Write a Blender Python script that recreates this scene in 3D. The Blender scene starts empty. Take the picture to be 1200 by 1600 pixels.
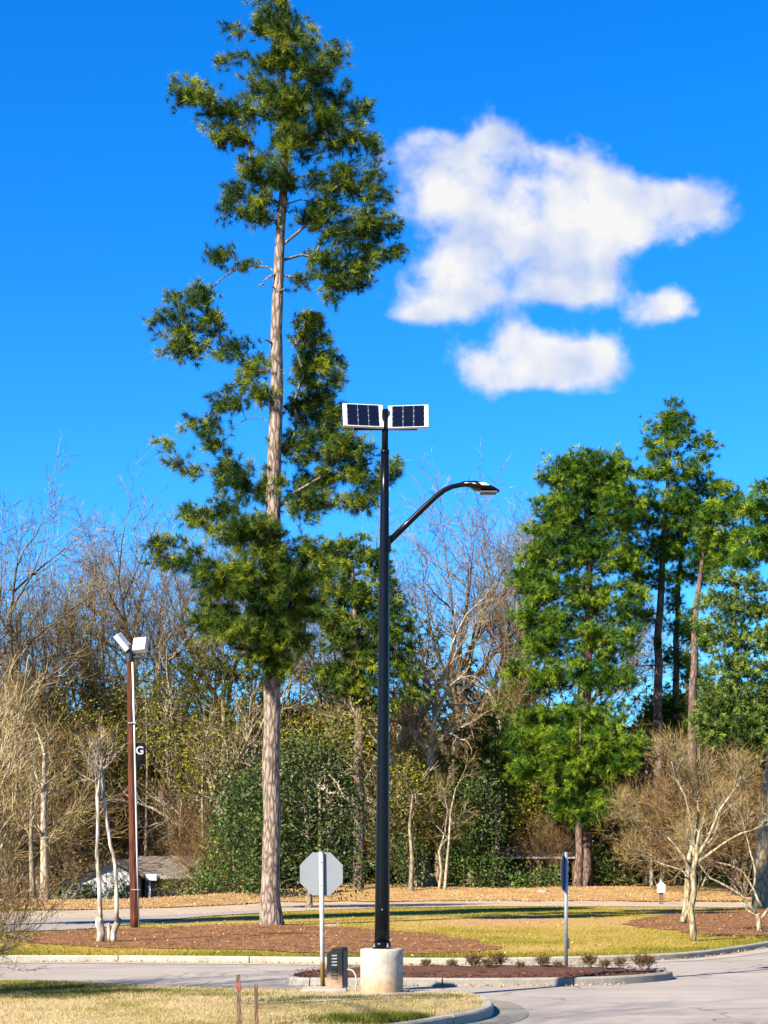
import bpy, math, random
import numpy as np
from mathutils import Vector, Matrix, noise as mnoise

# ------------------------------------------------------------------ camera, world, sun, exposure
SC = bpy.context.scene
COL = SC.collection
F = 2700.0            # focal length in photo pixels (photo 1200 x 1600)
H = 2.2               # eye height above the road
HOR = 1350.0          # photo row of the horizon
cam_d = bpy.data.cameras.new('camera'); cam = bpy.data.objects.new('camera', cam_d)
COL.objects.link(cam); SC.camera = cam
cam.location = (0, 0, H); cam.rotation_euler = (math.radians(90), 0, 0)
cam_d.sensor_fit = 'VERTICAL'; cam_d.sensor_height = 36; cam_d.sensor_width = 27
cam_d.lens = F / 1600 * 36; cam_d.shift_y = (HOR - 800) / 1600
cam_d.clip_start = 0.1; cam_d.clip_end = 9000

SUN_AZ, SUN_EL = math.radians(44), math.radians(37)
world = bpy.data.worlds.new('World'); SC.world = world; world.use_nodes = True
WN, WL = world.node_tree.nodes, world.node_tree.links
WN.clear()

def wnode(t, **kw):
    n = WN.new(t)
    for k, v in kw.items(): setattr(n, k, v)
    return n
def wmath(op, a, b=None, c=None, clamp=False):
    n = wnode('ShaderNodeMath', operation=op, use_clamp=clamp)
    for i, v in enumerate((a, b, c)):
        if v is None: continue
        if isinstance(v, (int, float)): n.inputs[i].default_value = v
        else: WL.new(v, n.inputs[i])
    return n.outputs[0]

sky = wnode('ShaderNodeTexSky', sky_type='NISHITA', sun_disc=False)
sky.sun_elevation = SUN_EL; sky.sun_rotation = SUN_AZ + math.pi
sky.air_density = 1.0; sky.dust_density = 0.05; sky.ozone_density = 3.0
hsv0 = wnode('ShaderNodeHueSaturation'); hsv0.inputs['Saturation'].default_value = 1.42
hsv0.inputs['Hue'].default_value = 0.492; hsv0.inputs['Value'].default_value = 1.0
WL.new(sky.outputs[0], hsv0.inputs['Color'])
hsv = wnode('ShaderNodeMix', data_type='RGBA', blend_type='MULTIPLY'); hsv.inputs[0].default_value = 1.0
WL.new(hsv0.outputs[0], hsv.inputs[6]); hsv.inputs[7].default_value = (0.46, 0.94, 1.44, 1)
# a cumulus in the direction where the photograph has it, on the plane y = 1 in front of the world
tc = wnode('ShaderNodeTexCoord'); sep = wnode('ShaderNodeSeparateXYZ'); WL.new(tc.outputs['Generated'], sep.inputs[0])
yy = wmath('MAXIMUM', sep.outputs[1], 0.02)
cu = wmath('DIVIDE', sep.outputs[0], yy); cv = wmath('DIVIDE', sep.outputs[2], yy)
comb = wnode('ShaderNodeCombineXYZ'); WL.new(cu, comb.inputs[0]); WL.new(cv, comb.inputs[1])
def wnoise(scale, detail, rough, off=(0, 0, 0), dist=0.0):
    m = wnode('ShaderNodeVectorMath', operation='ADD'); WL.new(comb.outputs[0], m.inputs[0]); m.inputs[1].default_value = off
    n = wnode('ShaderNodeTexNoise'); n.inputs['Scale'].default_value = scale; n.inputs['Detail'].default_value = detail
    n.inputs['Roughness'].default_value = rough; n.inputs['Distortion'].default_value = dist
    WL.new(m.outputs[0], n.inputs['Vector']); return n.outputs[0]
n1 = wnoise(19, 8, 0.58, dist=0.2); n2 = wnoise(19, 5, 0.56, (-0.010, 0.014, 0), 0.2); n3 = wnoise(60, 6, 0.62, (3, 1, 0), 0.0)
CLOUD = [(770,225,42,36,.9),(800,262,70,52,1.0),(722,268,46,40,.75),(880,285,84,46,1.0),(1065,318,74,36,1.0),(985,335,72,44,.95),(850,340,110,54,1.0),
         (815,400,112,48,.95),(742,445,76,34,.85),(680,484,58,20,.8),(632,494,34,12,.45),(915,428,46,40,.9),(870,462,60,16,.5),(668,305,52,42,.55),(622,240,34,40,.34),(655,216,40,14,.3),
         (1020,488,32,28,.78),(1046,464,26,24,.55),(1082,482,26,18,.32),(808,528,36,42,.9),(870,545,50,36,.55),(860,572,96,32,.9),(935,556,34,34,.85),(775,585,50,26,.62),(850,600,80,18,.5),
         (790,320,90,60,.6),(880,395,80,50,.6),(722,415,56,46,.5),(735,575,40,34,.22),(735,620,34,20,.14),(985,590,34,30,.14),(690,560,44,22,.14),(1060,390,40,20,.16)]
tot = None
for (px, py, rx, ry, a) in CLOUD:
    ve = wnode('ShaderNodeVectorMath', operation='MULTIPLY_ADD'); WL.new(comb.outputs[0], ve.inputs[0])
    ve.inputs[1].default_value = (F / rx, F / ry, 0); ve.inputs[2].default_value = (-(px - 600) / rx, -(HOR - py) / ry, 0)
    dp = wnode('ShaderNodeVectorMath', operation='DOT_PRODUCT'); WL.new(ve.outputs[0], dp.inputs[0]); WL.new(ve.outputs[0], dp.inputs[1])
    g = wmath('POWER', 0.45, dp.outputs['Value'])
    tot = wmath('MULTIPLY', g, a) if tot is None else wmath('MULTIPLY_ADD', g, a, tot)
fld = wmath('ADD', wmath('MINIMUM', tot, 1.1), wmath('MULTIPLY', wmath('SUBTRACT', n1, 0.5), 1.75))
def wvor(off):
    m = wnode('ShaderNodeVectorMath', operation='ADD'); WL.new(comb.outputs[0], m.inputs[0]); m.inputs[1].default_value = off
    w_ = wnode('ShaderNodeVectorMath', operation='MULTIPLY_ADD'); WL.new(warp.outputs['Color'], w_.inputs[0]); w_.inputs[1].default_value = (.02, .02, 0); WL.new(m.outputs[0], w_.inputs[2])
    v = wnode('ShaderNodeTexVoronoi', feature='SMOOTH_F1', voronoi_dimensions='2D'); v.inputs['Scale'].default_value = 24; v.inputs['Detail'].default_value = 3; v.inputs['Roughness'].default_value = .55; v.inputs['Smoothness'].default_value = .6
    WL.new(w_.outputs[0], v.inputs['Vector']); return v.outputs['Distance']
warp = wnode('ShaderNodeTexNoise'); warp.inputs['Scale'].default_value = 30; warp.inputs['Detail'].default_value = 3; WL.new(comb.outputs[0], warp.inputs['Vector'])
v1 = wvor((0, 0, 0)); v2 = wvor((-0.009, 0.012, 0))
fld = wmath('ADD', fld, wmath('MULTIPLY', wmath('SUBTRACT', n3, 0.5), 0.65))
fld = wmath('ADD', fld, wmath('MULTIPLY', wmath('SUBTRACT', 0.55, v1), 0.38))
dens = wnode('ShaderNodeMapRange', interpolation_type='SMOOTHSTEP'); WL.new(fld, dens.inputs[0])
dens.inputs[1].default_value = 0.20; dens.inputs[2].default_value = 1.0
infront = wmath('GREATER_THAN', sep.outputs[1], 0.05)
near = wmath('MULTIPLY', tot, 6.0, clamp=True)
alpha = wmath('MULTIPLY', wmath('MULTIPLY', dens.outputs[0], infront), near)
alpha = wmath('MULTIPLY', alpha, 0.97)
l1 = wnoise(15, 2.0, .5); l2 = wnoise(15, 2.0, .5, (-0.012, 0.018, 0))
shade = wmath('ADD', wmath('MULTIPLY', wmath('SUBTRACT', l1, l2), 3.4), wmath('ADD', wmath('MULTIPLY', wmath('SUBTRACT', v2, v1), 0.6), 0.54), clamp=True)
cmix = wnode('ShaderNodeMix', data_type='RGBA'); WL.new(shade, cmix.inputs[0])
cmix.inputs[6].default_value = (3.0, 3.55, 4.9, 1); cmix.inputs[7].default_value = (5.3, 5.2, 5.1, 1)
fin = wnode('ShaderNodeMix', data_type='RGBA'); WL.new(alpha, fin.inputs[0]); WL.new(hsv.outputs[2], fin.inputs[6]); WL.new(cmix.outputs[2], fin.inputs[7])
SKY_S = 0.055
bg = wnode('ShaderNodeBackground'); bg.inputs[1].default_value = SKY_S; WL.new(hsv.outputs[2], bg.inputs[0])          # open sky
bgc = wnode('ShaderNodeBackground'); bgc.inputs[1].default_value = SKY_S; WL.new(fin.outputs[2], bgc.inputs[0])       # sky with the cumulus
win = wmath('MULTIPLY', wmath('LESS_THAN', wmath('ABSOLUTE', wmath('SUBTRACT', cu, 0.10)), 0.16), wmath('LESS_THAN', wmath('ABSOLUTE', wmath('SUBTRACT', cv, 0.345)), 0.13))
win = wmath('MULTIPLY', win, infront)
ms = wnode('ShaderNodeMixShader'); WL.new(win, ms.inputs[0]); WL.new(bg.outputs[0], ms.inputs[1]); WL.new(bgc.outputs[0], ms.inputs[2])
wo = wnode('ShaderNodeOutputWorld'); WL.new(ms.outputs[0], wo.inputs[0])

sun_d = bpy.data.lights.new('sun', 'SUN'); sun = bpy.data.objects.new('sun', sun_d); COL.objects.link(sun)
sun_d.energy = 5.0; sun_d.angle = math.radians(0.5); sun_d.color = (1.0, 0.91, 0.76)
sun.rotation_euler = Vector((math.sin(SUN_AZ) * math.cos(SUN_EL), math.cos(SUN_AZ) * math.cos(SUN_EL), -math.sin(SUN_EL))).to_track_quat('-Z', 'Y').to_euler()
sun.location = (-20, -20, 40)
VS = SC.view_settings
VS.view_transform = 'Standard'; VS.look = 'None'; VS.exposure = 1.74; VS.gamma = 1.0; VS.use_curve_mapping = False
SC.cycles.use_denoising = True
SC.cycles.max_bounces = 4; SC.cycles.diffuse_bounces = 1; SC.cycles.transparent_max_bounces = 6

# ------------------------------------------------------------------ helpers
RNG = np.random.default_rng(11)
random.seed(7)
def wx(px, Y): return (px - 600) / F * Y
def wz(py, Y): return H - (py - HOR) / F * Y
def gp(px, py, z=0.0):
    Y = F * (H - z) / (py - HOR)
    return (wx(px, Y), Y)
def smooth(t):
    t = np.clip(t, 0, 1); return t * t * (3 - 2 * t)
def _hash(ix, iy, s): 
    h = (ix.astype(np.int64) * 374761393 + iy.astype(np.int64) * 668265263 + s * 974711) & 0x7fffffff
    h = ((h ^ (h >> 13)) * 1274126177) & 0x7fffffff
    return ((h ^ (h >> 16)) & 0xffff) / 65535.0
def vnoise(x, y, s=0):
    x = np.asarray(x, float); y = np.asarray(y, float)
    ix, iy = np.floor(x), np.floor(y); fx, fy = x - ix, y - iy
    fx = fx * fx * (3 - 2 * fx); fy = fy * fy * (3 - 2 * fy)
    a = _hash(ix, iy, s); b = _hash(ix + 1, iy, s); c = _hash(ix, iy + 1, s); d = _hash(ix + 1, iy + 1, s)
    return (a * (1 - fx) + b * fx) * (1 - fy) + (c * (1 - fx) + d * fx) * fy
def fbm(x, y, s=0, o=4):
    v, a, t = 0, 0.5, 0
    for i in range(o):
        v = v + a * vnoise(np.asarray(x) * 2 ** i, np.asarray(y) * 2 ** i, s + i); t += a; a *= 0.5
    return v / t
def pip(x, y, poly):
    x = np.asarray(x); y = np.asarray(y); ins = np.zeros(x.shape, bool); n = len(poly)
    for i in range(n):
        x0, y0 = poly[i]; x1, y1 = poly[(i + 1) % n]
        if y0 == y1: continue
        c = ((y0 > y) != (y1 > y)) & (x < (x1 - x0) * (y - y0) / (y1 - y0) + x0)
        ins ^= c
    return ins
def resample(pts, step, closed=False):
    P = [Vector((p[0], p[1], 0)) for p in pts]
    if closed: P.append(P[0].copy())
    out = [P[0].copy()]; acc = 0
    for a, b in zip(P[:-1], P[1:]):
        L = (b - a).length; t = step - acc
        while t < L:
            out.append(a.lerp(b, t / L)); t += step
        acc = L - (t - step)
    if not closed and (out[-1] - P[-1]).length > 0.02: out.append(P[-1].copy())
    return [(p.x, p.y) for p in out]
def chaikin(pts, n=2, closed=False):
    for _ in range(n):
        o = []
        m = len(pts) if closed else len(pts) - 1
        if not closed: o.append(pts[0])
        for i in range(m):
            a, b = pts[i], pts[(i + 1) % len(pts)]
            o.append((a[0] * .75 + b[0] * .25, a[1] * .75 + b[1] * .25)); o.append((a[0] * .25 + b[0] * .75, a[1] * .25 + b[1] * .75))
        if not closed: o.append(pts[-1])
        pts = o
    return pts

def tag(o, label=None, cat=None, group=None, kind=None):
    if label: o['label'] = label
    if cat: o['category'] = cat
    if group: o['group'] = group
    if kind: o['kind'] = kind
    return o
def empty(name, loc, label, cat, group=None, rz=0):
    o = bpy.data.objects.new(name, None); COL.objects.link(o); o.location = loc; o.rotation_euler = (0, 0, rz)
    o.empty_display_size = 0.2
    return tag(o, label, cat, group)
def link(name, me, parent=None):
    o = bpy.data.objects.new(name, me); COL.objects.link(o)
    if parent is not None: o.parent = parent
    return o
def copy_tree(root):
    r = root.copy(); COL.objects.link(r)
    for ch in root.children:
        c = ch.copy(); COL.objects.link(c); c.parent = r
        for g in ch.children:
            d = g.copy(); COL.objects.link(d); d.parent = c
    return r

class MB:
    def __init__(s): s.v = []; s.f = []; s.m = []
    def add(s, vs, fs, m=0):
        b = len(s.v); s.v += [tuple(v) for v in vs]
        for f in fs: s.f.append([b + i for i in f]); s.m.append(m)
    def box(s, c, d, m=0, rot=None, taper=1.0):
        x, y, z = d[0] / 2, d[1] / 2, d[2] / 2
        vs = [Vector((sx * x * (taper if sz > 0 else 1), sy * y * (taper if sz > 0 else 1), sz * z)) for sz in (-1, 1) for sy in (-1, 1) for sx in (-1, 1)]
        if rot: vs = [rot @ v for v in vs]
        vs = [v + Vector(c) for v in vs]
        s.add(vs, [(0, 2, 3, 1), (4, 5, 7, 6), (0, 1, 5, 4), (2, 6, 7, 3), (0, 4, 6, 2), (1, 3, 7, 5)], m)
    def prism(s, poly, axis_pts, m=0):      # poly: list of Vectors (front), axis_pts: extrude Vector
        n = len(poly); e = Vector(axis_pts)
        vs = [Vector(p) for p in poly] + [Vector(p) + e for p in poly]
        fs = [tuple(range(n))[::-1], tuple(range(n, 2 * n))] + [(i, (i + 1) % n, n + (i + 1) % n, n + i) for i in range(n)]
        s.add(vs, fs, m)
    def tube(s, pts, rad, sides=8, m=0, cap=True):
        pts = [Vector(p) for p in pts]; n = len(pts)
        if not hasattr(rad, '__len__'): rad = [rad] * n
        vs = []; up = None
        for i in range(n):
            t = (pts[min(i + 1, n - 1)] - pts[max(i - 1, 0)])
            t = t.normalized() if t.length > 1e-9 else Vector((0, 0, 1))
            if up is None:
                up = t.cross(Vector((0.31, 0.95, 0.05)))
                if up.length < 1e-3: up = t.cross(Vector((1, 0, 0)))
            u = (up - t * up.dot(t)); u.normalize(); up = u; w = t.cross(u)
            for k in range(sides):
                a = 2 * math.pi * k / sides
                vs.append(pts[i] + (u * math.cos(a) + w * math.sin(a)) * rad[i])
        fs = []
        for i in range(n - 1):
            for k in range(sides):
                a = i * sides + k; b = i * sides + (k + 1) % sides
                fs.append((a, b, b + sides, a + sides))
        if cap: fs += [tuple(range(sides))[::-1], tuple(range((n - 1) * sides, n * sides))]
        s.add(vs, fs, m)
    def lathe(s, c, prof, sides=24, m=0):
        vs = []; c = Vector(c)
        for r, z in prof:
            for k in range(sides):
                a = 2 * math.pi * k / sides; vs.append(c + Vector((r * math.cos(a), r * math.sin(a), z)))
        fs = [(i * sides + k, i * sides + (k + 1) % sides, (i + 1) * sides + (k + 1) % sides, (i + 1) * sides + k) for i in range(len(prof) - 1) for k in range(sides)]
        fs += [tuple(range(sides))[::-1], tuple(range((len(prof) - 1) * sides, len(prof) * sides))]
        s.add(vs, fs, m)
    def mesh(s, name, mats, smooth=False):
        me = bpy.data.meshes.new(name); me.from_pydata(s.v, [], s.f)
        for x in (mats if isinstance(mats, (list, tuple)) else [mats]): me.materials.append(x)
        if any(s.m): me.polygons.foreach_set('material_index', s.m)
        if smooth: me.polygons.foreach_set('use_smooth', [True] * len(me.polygons))
        me.update(); return me
    def build(s, name, mats, parent=None, smooth=False, bevel=0):
        o = link(name, s.mesh(name, mats, smooth), parent)
        if bevel:
            b = o.modifiers.new('bevel', 'BEVEL'); b.width = bevel; b.segments = 2; b.limit_method = 'ANGLE'; b.angle_limit = math.radians(40)
        return o

def fast_mesh(name, V, n, mat, tint=None):
    """V: (K*n,3) vertices, every n of them one polygon; tint: (K,) or (K*n,)"""
    V = np.ascontiguousarray(V, dtype=np.float32); nv = len(V); k = nv // n
    me = bpy.data.meshes.new(name)
    me.vertices.add(nv); me.vertices.foreach_set('co', V.ravel())
    me.loops.add(nv); me.loops.foreach_set('vertex_index', np.arange(nv, dtype=np.int32))
    me.polygons.add(k); me.polygons.foreach_set('loop_start', np.arange(0, nv, n, dtype=np.int32))
    try: me.polygons.foreach_set('loop_total', np.full(k, n, dtype=np.int32))
    except Exception: pass
    if tint is not None:
        if len(tint) == k: tint = np.repeat(tint, n)
        at = me.attributes.new('tint', 'FLOAT', 'POINT'); at.data.foreach_set('value', tint.astype(np.float32))
    me.materials.append(mat); me.update(); me.validate(); return me
def grid_mesh(name, X, Y, Z, mat, tint=None, mask=None, smooth_=True):
    r, c = X.shape
    V = np.stack([X, Y, Z], -1).reshape(-1, 3)
    idx = np.arange(r * c).reshape(r, c)
    q = np.stack([idx[:-1, :-1], idx[:-1, 1:], idx[1:, 1:], idx[1:, :-1]], -1).reshape(-1, 4)
    if mask is not None: q = q[mask.ravel()]
    me = bpy.data.meshes.new(name); me.from_pydata(V.tolist(), [], q.tolist())
    if tint is not None:
        at = me.attributes.new('tint', 'FLOAT', 'POINT'); at.data.foreach_set('value', tint.ravel().astype(np.float32))
    me.materials.append(mat)
    if smooth_: me.polygons.foreach_set('use_smooth', [True] * len(me.polygons))
    me.update(); return me

# ------------------------------------------------------------------ materials
def mat_new(name):
    m = bpy.data.materials.new(name); m.use_nodes = True
    nt = m.node_tree; b = nt.nodes['Principled BSDF']; return m, nt, b
ALB = 0.73      # overall albedo level of the paints below
def ramp(nt, stops):
    r = nt.nodes.new('ShaderNodeValToRGB'); e = r.color_ramp.elements
    while len(e) < len(stops): e.new(0.5)
    for i, (p, c) in enumerate(stops): e[i].position = p; e[i].color = (*[v * ALB for v in c], 1)
    return r
def mat_plain(name, col, rough=0.6, metal=0.0, var=0.12, scale=8, bump=0.0, spec=0.5, stretch=(1, 1, 1)):
    m, nt, b = mat_new(name); N, L = nt.nodes, nt.links
    tc = N.new('ShaderNodeTexCoord'); mp = N.new('ShaderNodeMapping'); mp.inputs['Scale'].default_value = stretch
    nz = N.new('ShaderNodeTexNoise'); nz.inputs['Scale'].default_value = scale; nz.inputs['Detail'].default_value = 8; nz.inputs['Roughness'].default_value = 0.62
    L.new(tc.outputs['Object'], mp.inputs[0]); L.new(mp.outputs[0], nz.inputs['Vector'])
    r = ramp(nt, [(0.28, [c * (1 - var) for c in col]), (0.72, [min(1, c * (1 + var)) for c in col])])
    L.new(nz.outputs[0], r.inputs[0]); L.new(r.outputs[0], b.inputs['Base Color'])
    b.inputs['Roughness'].default_value = rough; b.inputs['Metallic'].default_value = metal; b.inputs['Specular IOR Level'].default_value = spec
    if bump:
        bp = N.new('ShaderNodeBump'); bp.inputs['Strength'].default_value = bump; bp.inputs['Distance'].default_value = 0.02
        L.new(nz.outputs[0], bp.inputs['Height']); L.new(bp.outputs[0], b.inputs['Normal'])
    return m
def mat_ramp(name, stops, scale, rough=0.9, bump=0.3, dist=0.02, detail=10, fine=None, stretch=(1, 1, 1), spec=0.3):
    m, nt, b = mat_new(name); N, L = nt.nodes, nt.links
    tc = N.new('ShaderNodeTexCoord'); mp = N.new('ShaderNodeMapping'); mp.inputs['Scale'].default_value = stretch
    L.new(tc.outputs['Object'], mp.inputs[0])
    nz = N.new('ShaderNodeTexNoise'); nz.inputs['Scale'].default_value = scale; nz.inputs['Detail'].default_value = detail; nz.inputs['Roughness'].default_value = 0.65
    L.new(mp.outputs[0], nz.inputs['Vector'])
    r = ramp(nt, stops); L.new(nz.outputs[0], r.inputs[0]); out = r.outputs[0]
    h = nz.outputs[0]
    if fine:
        n2 = N.new('ShaderNodeTexNoise'); n2.inputs['Scale'].default_value = fine; n2.inputs['Detail'].default_value = 6; n2.inputs['Roughness'].default_value = 0.7
        L.new(mp.outputs[0], n2.inputs['Vector']); h = n2.outputs[0]
        r2 = ramp(nt, [(0.3, (.77, .77, .77)), (0.7, (1.56, 1.56, 1.56))]); L.new(h, r2.inputs[0])
        mx = N.new('ShaderNodeMix'); mx.data_type = 'RGBA'; mx.blend_type = 'MULTIPLY'; mx.inputs[0].default_value = 1.0
        L.new(out, mx.inputs[6]); L.new(r2.outputs[0], mx.inputs[7]); out = mx.outputs[2]
    L.new(out, b.inputs['Base Color']); b.inputs['Roughness'].default_value = rough; b.inputs['Specular IOR Level'].default_value = spec
    if bump:
        bp = N.new('ShaderNodeBump'); bp.inputs['Strength'].default_value = bump; bp.inputs['Distance'].default_value = dist
        L.new(h, bp.inputs['Height']); L.new(bp.outputs[0], b.inputs['Normal'])
    return m
def mat_tint(name, stops, rough=0.6, trans=0.0, spec=0.3, noise_scale=None, amt=0.3, bump=0):
    """colour from the mesh's tint attribute (which leaf / blade / patch it is)"""
    m, nt, b = mat_new(name); N, L = nt.nodes, nt.links
    at = N.new('ShaderNodeAttribute'); at.attribute_name = 'tint'
    val = at.outputs['Fac']
    if noise_scale:
        tc = N.new('ShaderNodeTexCoord'); nz = N.new('ShaderNodeTexNoise'); nz.inputs['Scale'].default_value = noise_scale; nz.inputs['Detail'].default_value = 8; nz.inputs['Roughness'].default_value = .7
        L.new(tc.outputs['Object'], nz.inputs['Vector'])
        a = N.new('ShaderNodeMath'); a.operation = 'MULTIPLY_ADD'; L.new(nz.outputs[0], a.inputs[0]); a.inputs[1].default_value = amt * 2; a.inputs[2].default_value = -amt
        s = N.new('ShaderNodeMath'); s.operation = 'ADD'; L.new(a.outputs[0], s.inputs[0]); L.new(val, s.inputs[1]); val = s.outputs[0]
        if bump:
            bp = N.new('ShaderNodeBump'); bp.inputs['Strength'].default_value = bump; bp.inputs['Distance'].default_value = 0.03
            L.new(nz.outputs[0], bp.inputs['Height']); L.new(bp.outputs[0], b.inputs['Normal'])
    r = ramp(nt, stops); L.new(val, r.inputs[0]); L.new(r.outputs[0], b.inputs['Base Color'])
    b.inputs['Roughness'].default_value = rough; b.inputs['Specular IOR Level'].default_value = spec
    if trans:
        t = N.new('ShaderNodeBsdfTranslucent'); L.new(r.outputs[0], t.inputs[0])
        mx = N.new('ShaderNodeMixShader'); mx.inputs[0].default_value = trans
        L.new(b.outputs[0], mx.inputs[1]); L.new(t.outputs[0], mx.inputs[2]); L.new(mx.outputs[0], N['Material Output'].inputs[0])
    return m
def mat_bark(name, dark, light, sx=9, sz=2.2, bump=0.9):
    m, nt, b = mat_new(name); N, L = nt.nodes, nt.links
    tc = N.new('ShaderNodeTexCoord'); mp = N.new('ShaderNodeMapping'); mp.inputs['Scale'].default_value = (sx, sx, sz)
    L.new(tc.outputs['Object'], mp.inputs[0])
    nz = N.new('ShaderNodeTexNoise'); nz.inputs['Scale'].default_value = 1.6; nz.inputs['Detail'].default_value = 9; nz.inputs['Roughness'].default_value = .65
    vo = N.new('ShaderNodeTexVoronoi'); vo.feature = 'DISTANCE_TO_EDGE'; vo.inputs['Scale'].default_value = 1.0
    ds = N.new('ShaderNodeVectorMath'); ds.operation = 'MULTIPLY_ADD'
    L.new(mp.outputs[0], nz.inputs['Vector'])
    L.new(nz.outputs['Color'], ds.inputs[0]); ds.inputs[1].default_value = (.7, .7, .7); L.new(mp.outputs[0], ds.inputs[2]); L.new(ds.outputs[0], vo.inputs['Vector'])
    v = N.new('ShaderNodeMapRange'); v.inputs[1].default_value = 0.0; v.inputs[2].default_value = 0.28; L.new(vo.outputs['Distance'], v.inputs[0])
    mul = N.new('ShaderNodeMath'); mul.operation = 'MULTIPLY_ADD'; L.new(nz.outputs[0], mul.inputs[0]); mul.inputs[1].default_value = 0.9; 
    sc = N.new('ShaderNodeMath'); sc.operation = 'MULTIPLY_ADD'; L.new(v.outputs[0], sc.inputs[0]); sc.inputs[1].default_value = 0.6; sc.inputs[2].default_value = -0.22
    L.new(sc.outputs[0], mul.inputs[2])
    r = ramp(nt, [(0.15, dark), (0.75, light)]); L.new(mul.outputs[0], r.inputs[0]); L.new(r.outputs[0], b.inputs['Base Color'])
    b.inputs['Roughness'].default_value = 0.9; b.inputs['Specular IOR Level'].default_value = .2
    bp = N.new('ShaderNodeBump'); bp.inputs['Strength'].default_value = bump; bp.inputs['Distance'].default_value = 0.04
    L.new(mul.outputs[0], bp.inputs['Height']); L.new(bp.outputs[0], b.inputs['Normal'])
    return m

M = {}
M['asphalt'] = mat_ramp('weathered asphalt', [(0.25, (.305, .265, .225)), (0.5, (.385, .332, .280)), (0.78, (.45, .39, .325))], 0.5, bump=.25, dist=.006, fine=60)
def add_cracks(m, scale=.22, dark=.5, width=.012):
    nt = m.node_tree; N, L = nt.nodes, nt.links; b = N['Principled BSDF']; src = b.inputs['Base Color'].links[0].from_socket
    tc = N.new('ShaderNodeTexCoord'); nz = N.new('ShaderNodeTexNoise'); nz.inputs['Scale'].default_value = 1.1; nz.inputs['Detail'].default_value = 6; L.new(tc.outputs['Object'], nz.inputs['Vector'])
    w = N.new('ShaderNodeVectorMath'); w.operation = 'MULTIPLY_ADD'; L.new(nz.outputs['Color'], w.inputs[0]); w.inputs[1].default_value = (1.6, 1.6, 0); L.new(tc.outputs['Object'], w.inputs[2])
    v = N.new('ShaderNodeTexVoronoi'); v.feature = 'DISTANCE_TO_EDGE'; v.inputs['Scale'].default_value = scale; L.new(w.outputs[0], v.inputs['Vector'])
    c = N.new('ShaderNodeMapRange'); c.inputs[1].default_value = 0; c.inputs[2].default_value = width; c.inputs[3].default_value = dark; c.inputs[4].default_value = 1; L.new(v.outputs['Distance'], c.inputs[0])
    st = N.new('ShaderNodeMapping'); st.inputs['Scale'].default_value = (.12, .9, 1); L.new(tc.outputs['Object'], st.inputs[0])
    n2 = N.new('ShaderNodeTexNoise'); n2.inputs['Scale'].default_value = 1.3; n2.inputs['Detail'].default_value = 7; n2.inputs['Roughness'].default_value = .6; L.new(st.outputs[0], n2.inputs['Vector'])
    c2 = N.new('ShaderNodeMapRange'); c2.inputs[1].default_value = .3; c2.inputs[2].default_value = .7; c2.inputs[3].default_value = .84; c2.inputs[4].default_value = 1.08; L.new(n2.outputs[0], c2.inputs[0])
    mu = N.new('ShaderNodeMath'); mu.operation = 'MULTIPLY'; L.new(c.outputs[0], mu.inputs[0]); L.new(c2.outputs[0], mu.inputs[1])
    x = N.new('ShaderNodeVectorMath'); x.operation = 'SCALE'; L.new(src, x.inputs[0]); L.new(mu.outputs[0], x.inputs['Scale']); L.new(x.outputs[0], b.inputs['Base Color'])
add_cracks(M['asphalt'])
M['back_asphalt'] = mat_ramp('far road asphalt', [(0.25, (.29, .25, .215)), (0.75, (.39, .34, .29))], 0.3, bump=.15, dist=.006, fine=30)
M['sand'] = mat_ramp('sandy shoulder', [(0.2, (.34, .25, .16)), (0.5, (.46, .36, .25)), (0.8, (.54, .45, .34))], 0.8, bump=.3, fine=18)
M['kerb'] = mat_ramp('kerb concrete', [(0.2, (.30, .265, .21)), (0.5, (.43, .385, .31)), (0.8, (.50, .46, .385))], 2.2, bump=.3, dist=.008, fine=40)
M['kerb_old'] = mat_ramp('weathered kerb concrete', [(0.2, (.20, .18, .15)), (0.5, (.33, .30, .25)), (0.8, (.42, .385, .32))], 2.6, bump=.4, dist=.01, fine=40)
M['gutter'] = mat_ramp('gutter concrete', [(0.2, (.33, .27, .20)), (0.5, (.43, .36, .28)), (0.8, (.47, .41, .33))], 1.3, bump=.2, dist=.006, fine=40)
M['gutter_dark'] = mat_ramp('stained gutter concrete', [(0.2, (.17, .155, .12)), (0.5, (.25, .23, .18)), (0.8, (.32, .29, .23))], 1.6, bump=.2, dist=.006, fine=40)
M['soil'] = mat_ramp('soil', [(0.3, (.13, .09, .05)), (0.7, (.23, .16, .10))], 0.6, bump=.4, fine=12)
LAWN = [(0.0, (.06, .085, .004)), (0.3, (.17, .145, .006)), (0.55, (.29, .21, .016)), (0.8, (.38, .25, .06)), (1.0, (.38, .205, .08))]
M['lawn'] = mat_tint('lawn turf', LAWN, rough=.95, noise_scale=5, amt=.28, bump=.6)
M['grass'] = mat_tint('grass blades', [(0.0, (.05, .09, .004)), (0.3, (.19, .175, .006)), (0.55, (.33, .245, .016)), (0.8, (.43, .30, .07)), (1.0, (.44, .26, .10))], rough=.8, trans=.25)
M['near_grass'] = mat_tint('dry grass blades', [(0.0, (.06, .10, .008)), (0.3, (.22, .20, .03)), (0.5, (.44, .34, .13)), (0.8, (.60, .47, .26)), (1.0, (.55, .39, .21))], rough=.8, trans=.25)
M['near_lawn'] = mat_tint('dormant turf', [(0.0, (.08, .10, .015)), (0.3, (.24, .20, .04)), (0.52, (.42, .31, .12)), (0.85, (.56, .43, .24)), (1, (.52, .36, .20))], rough=.95, noise_scale=9, amt=.28, bump=.6)
M['mulch'] = mat_ramp('pine straw mulch', [(0.25, (.11, .042, .012)), (0.5, (.25, .105, .030)), (0.75, (.42, .205, .07))], 1.6, bump=.8, dist=.05, fine=14)
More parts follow.
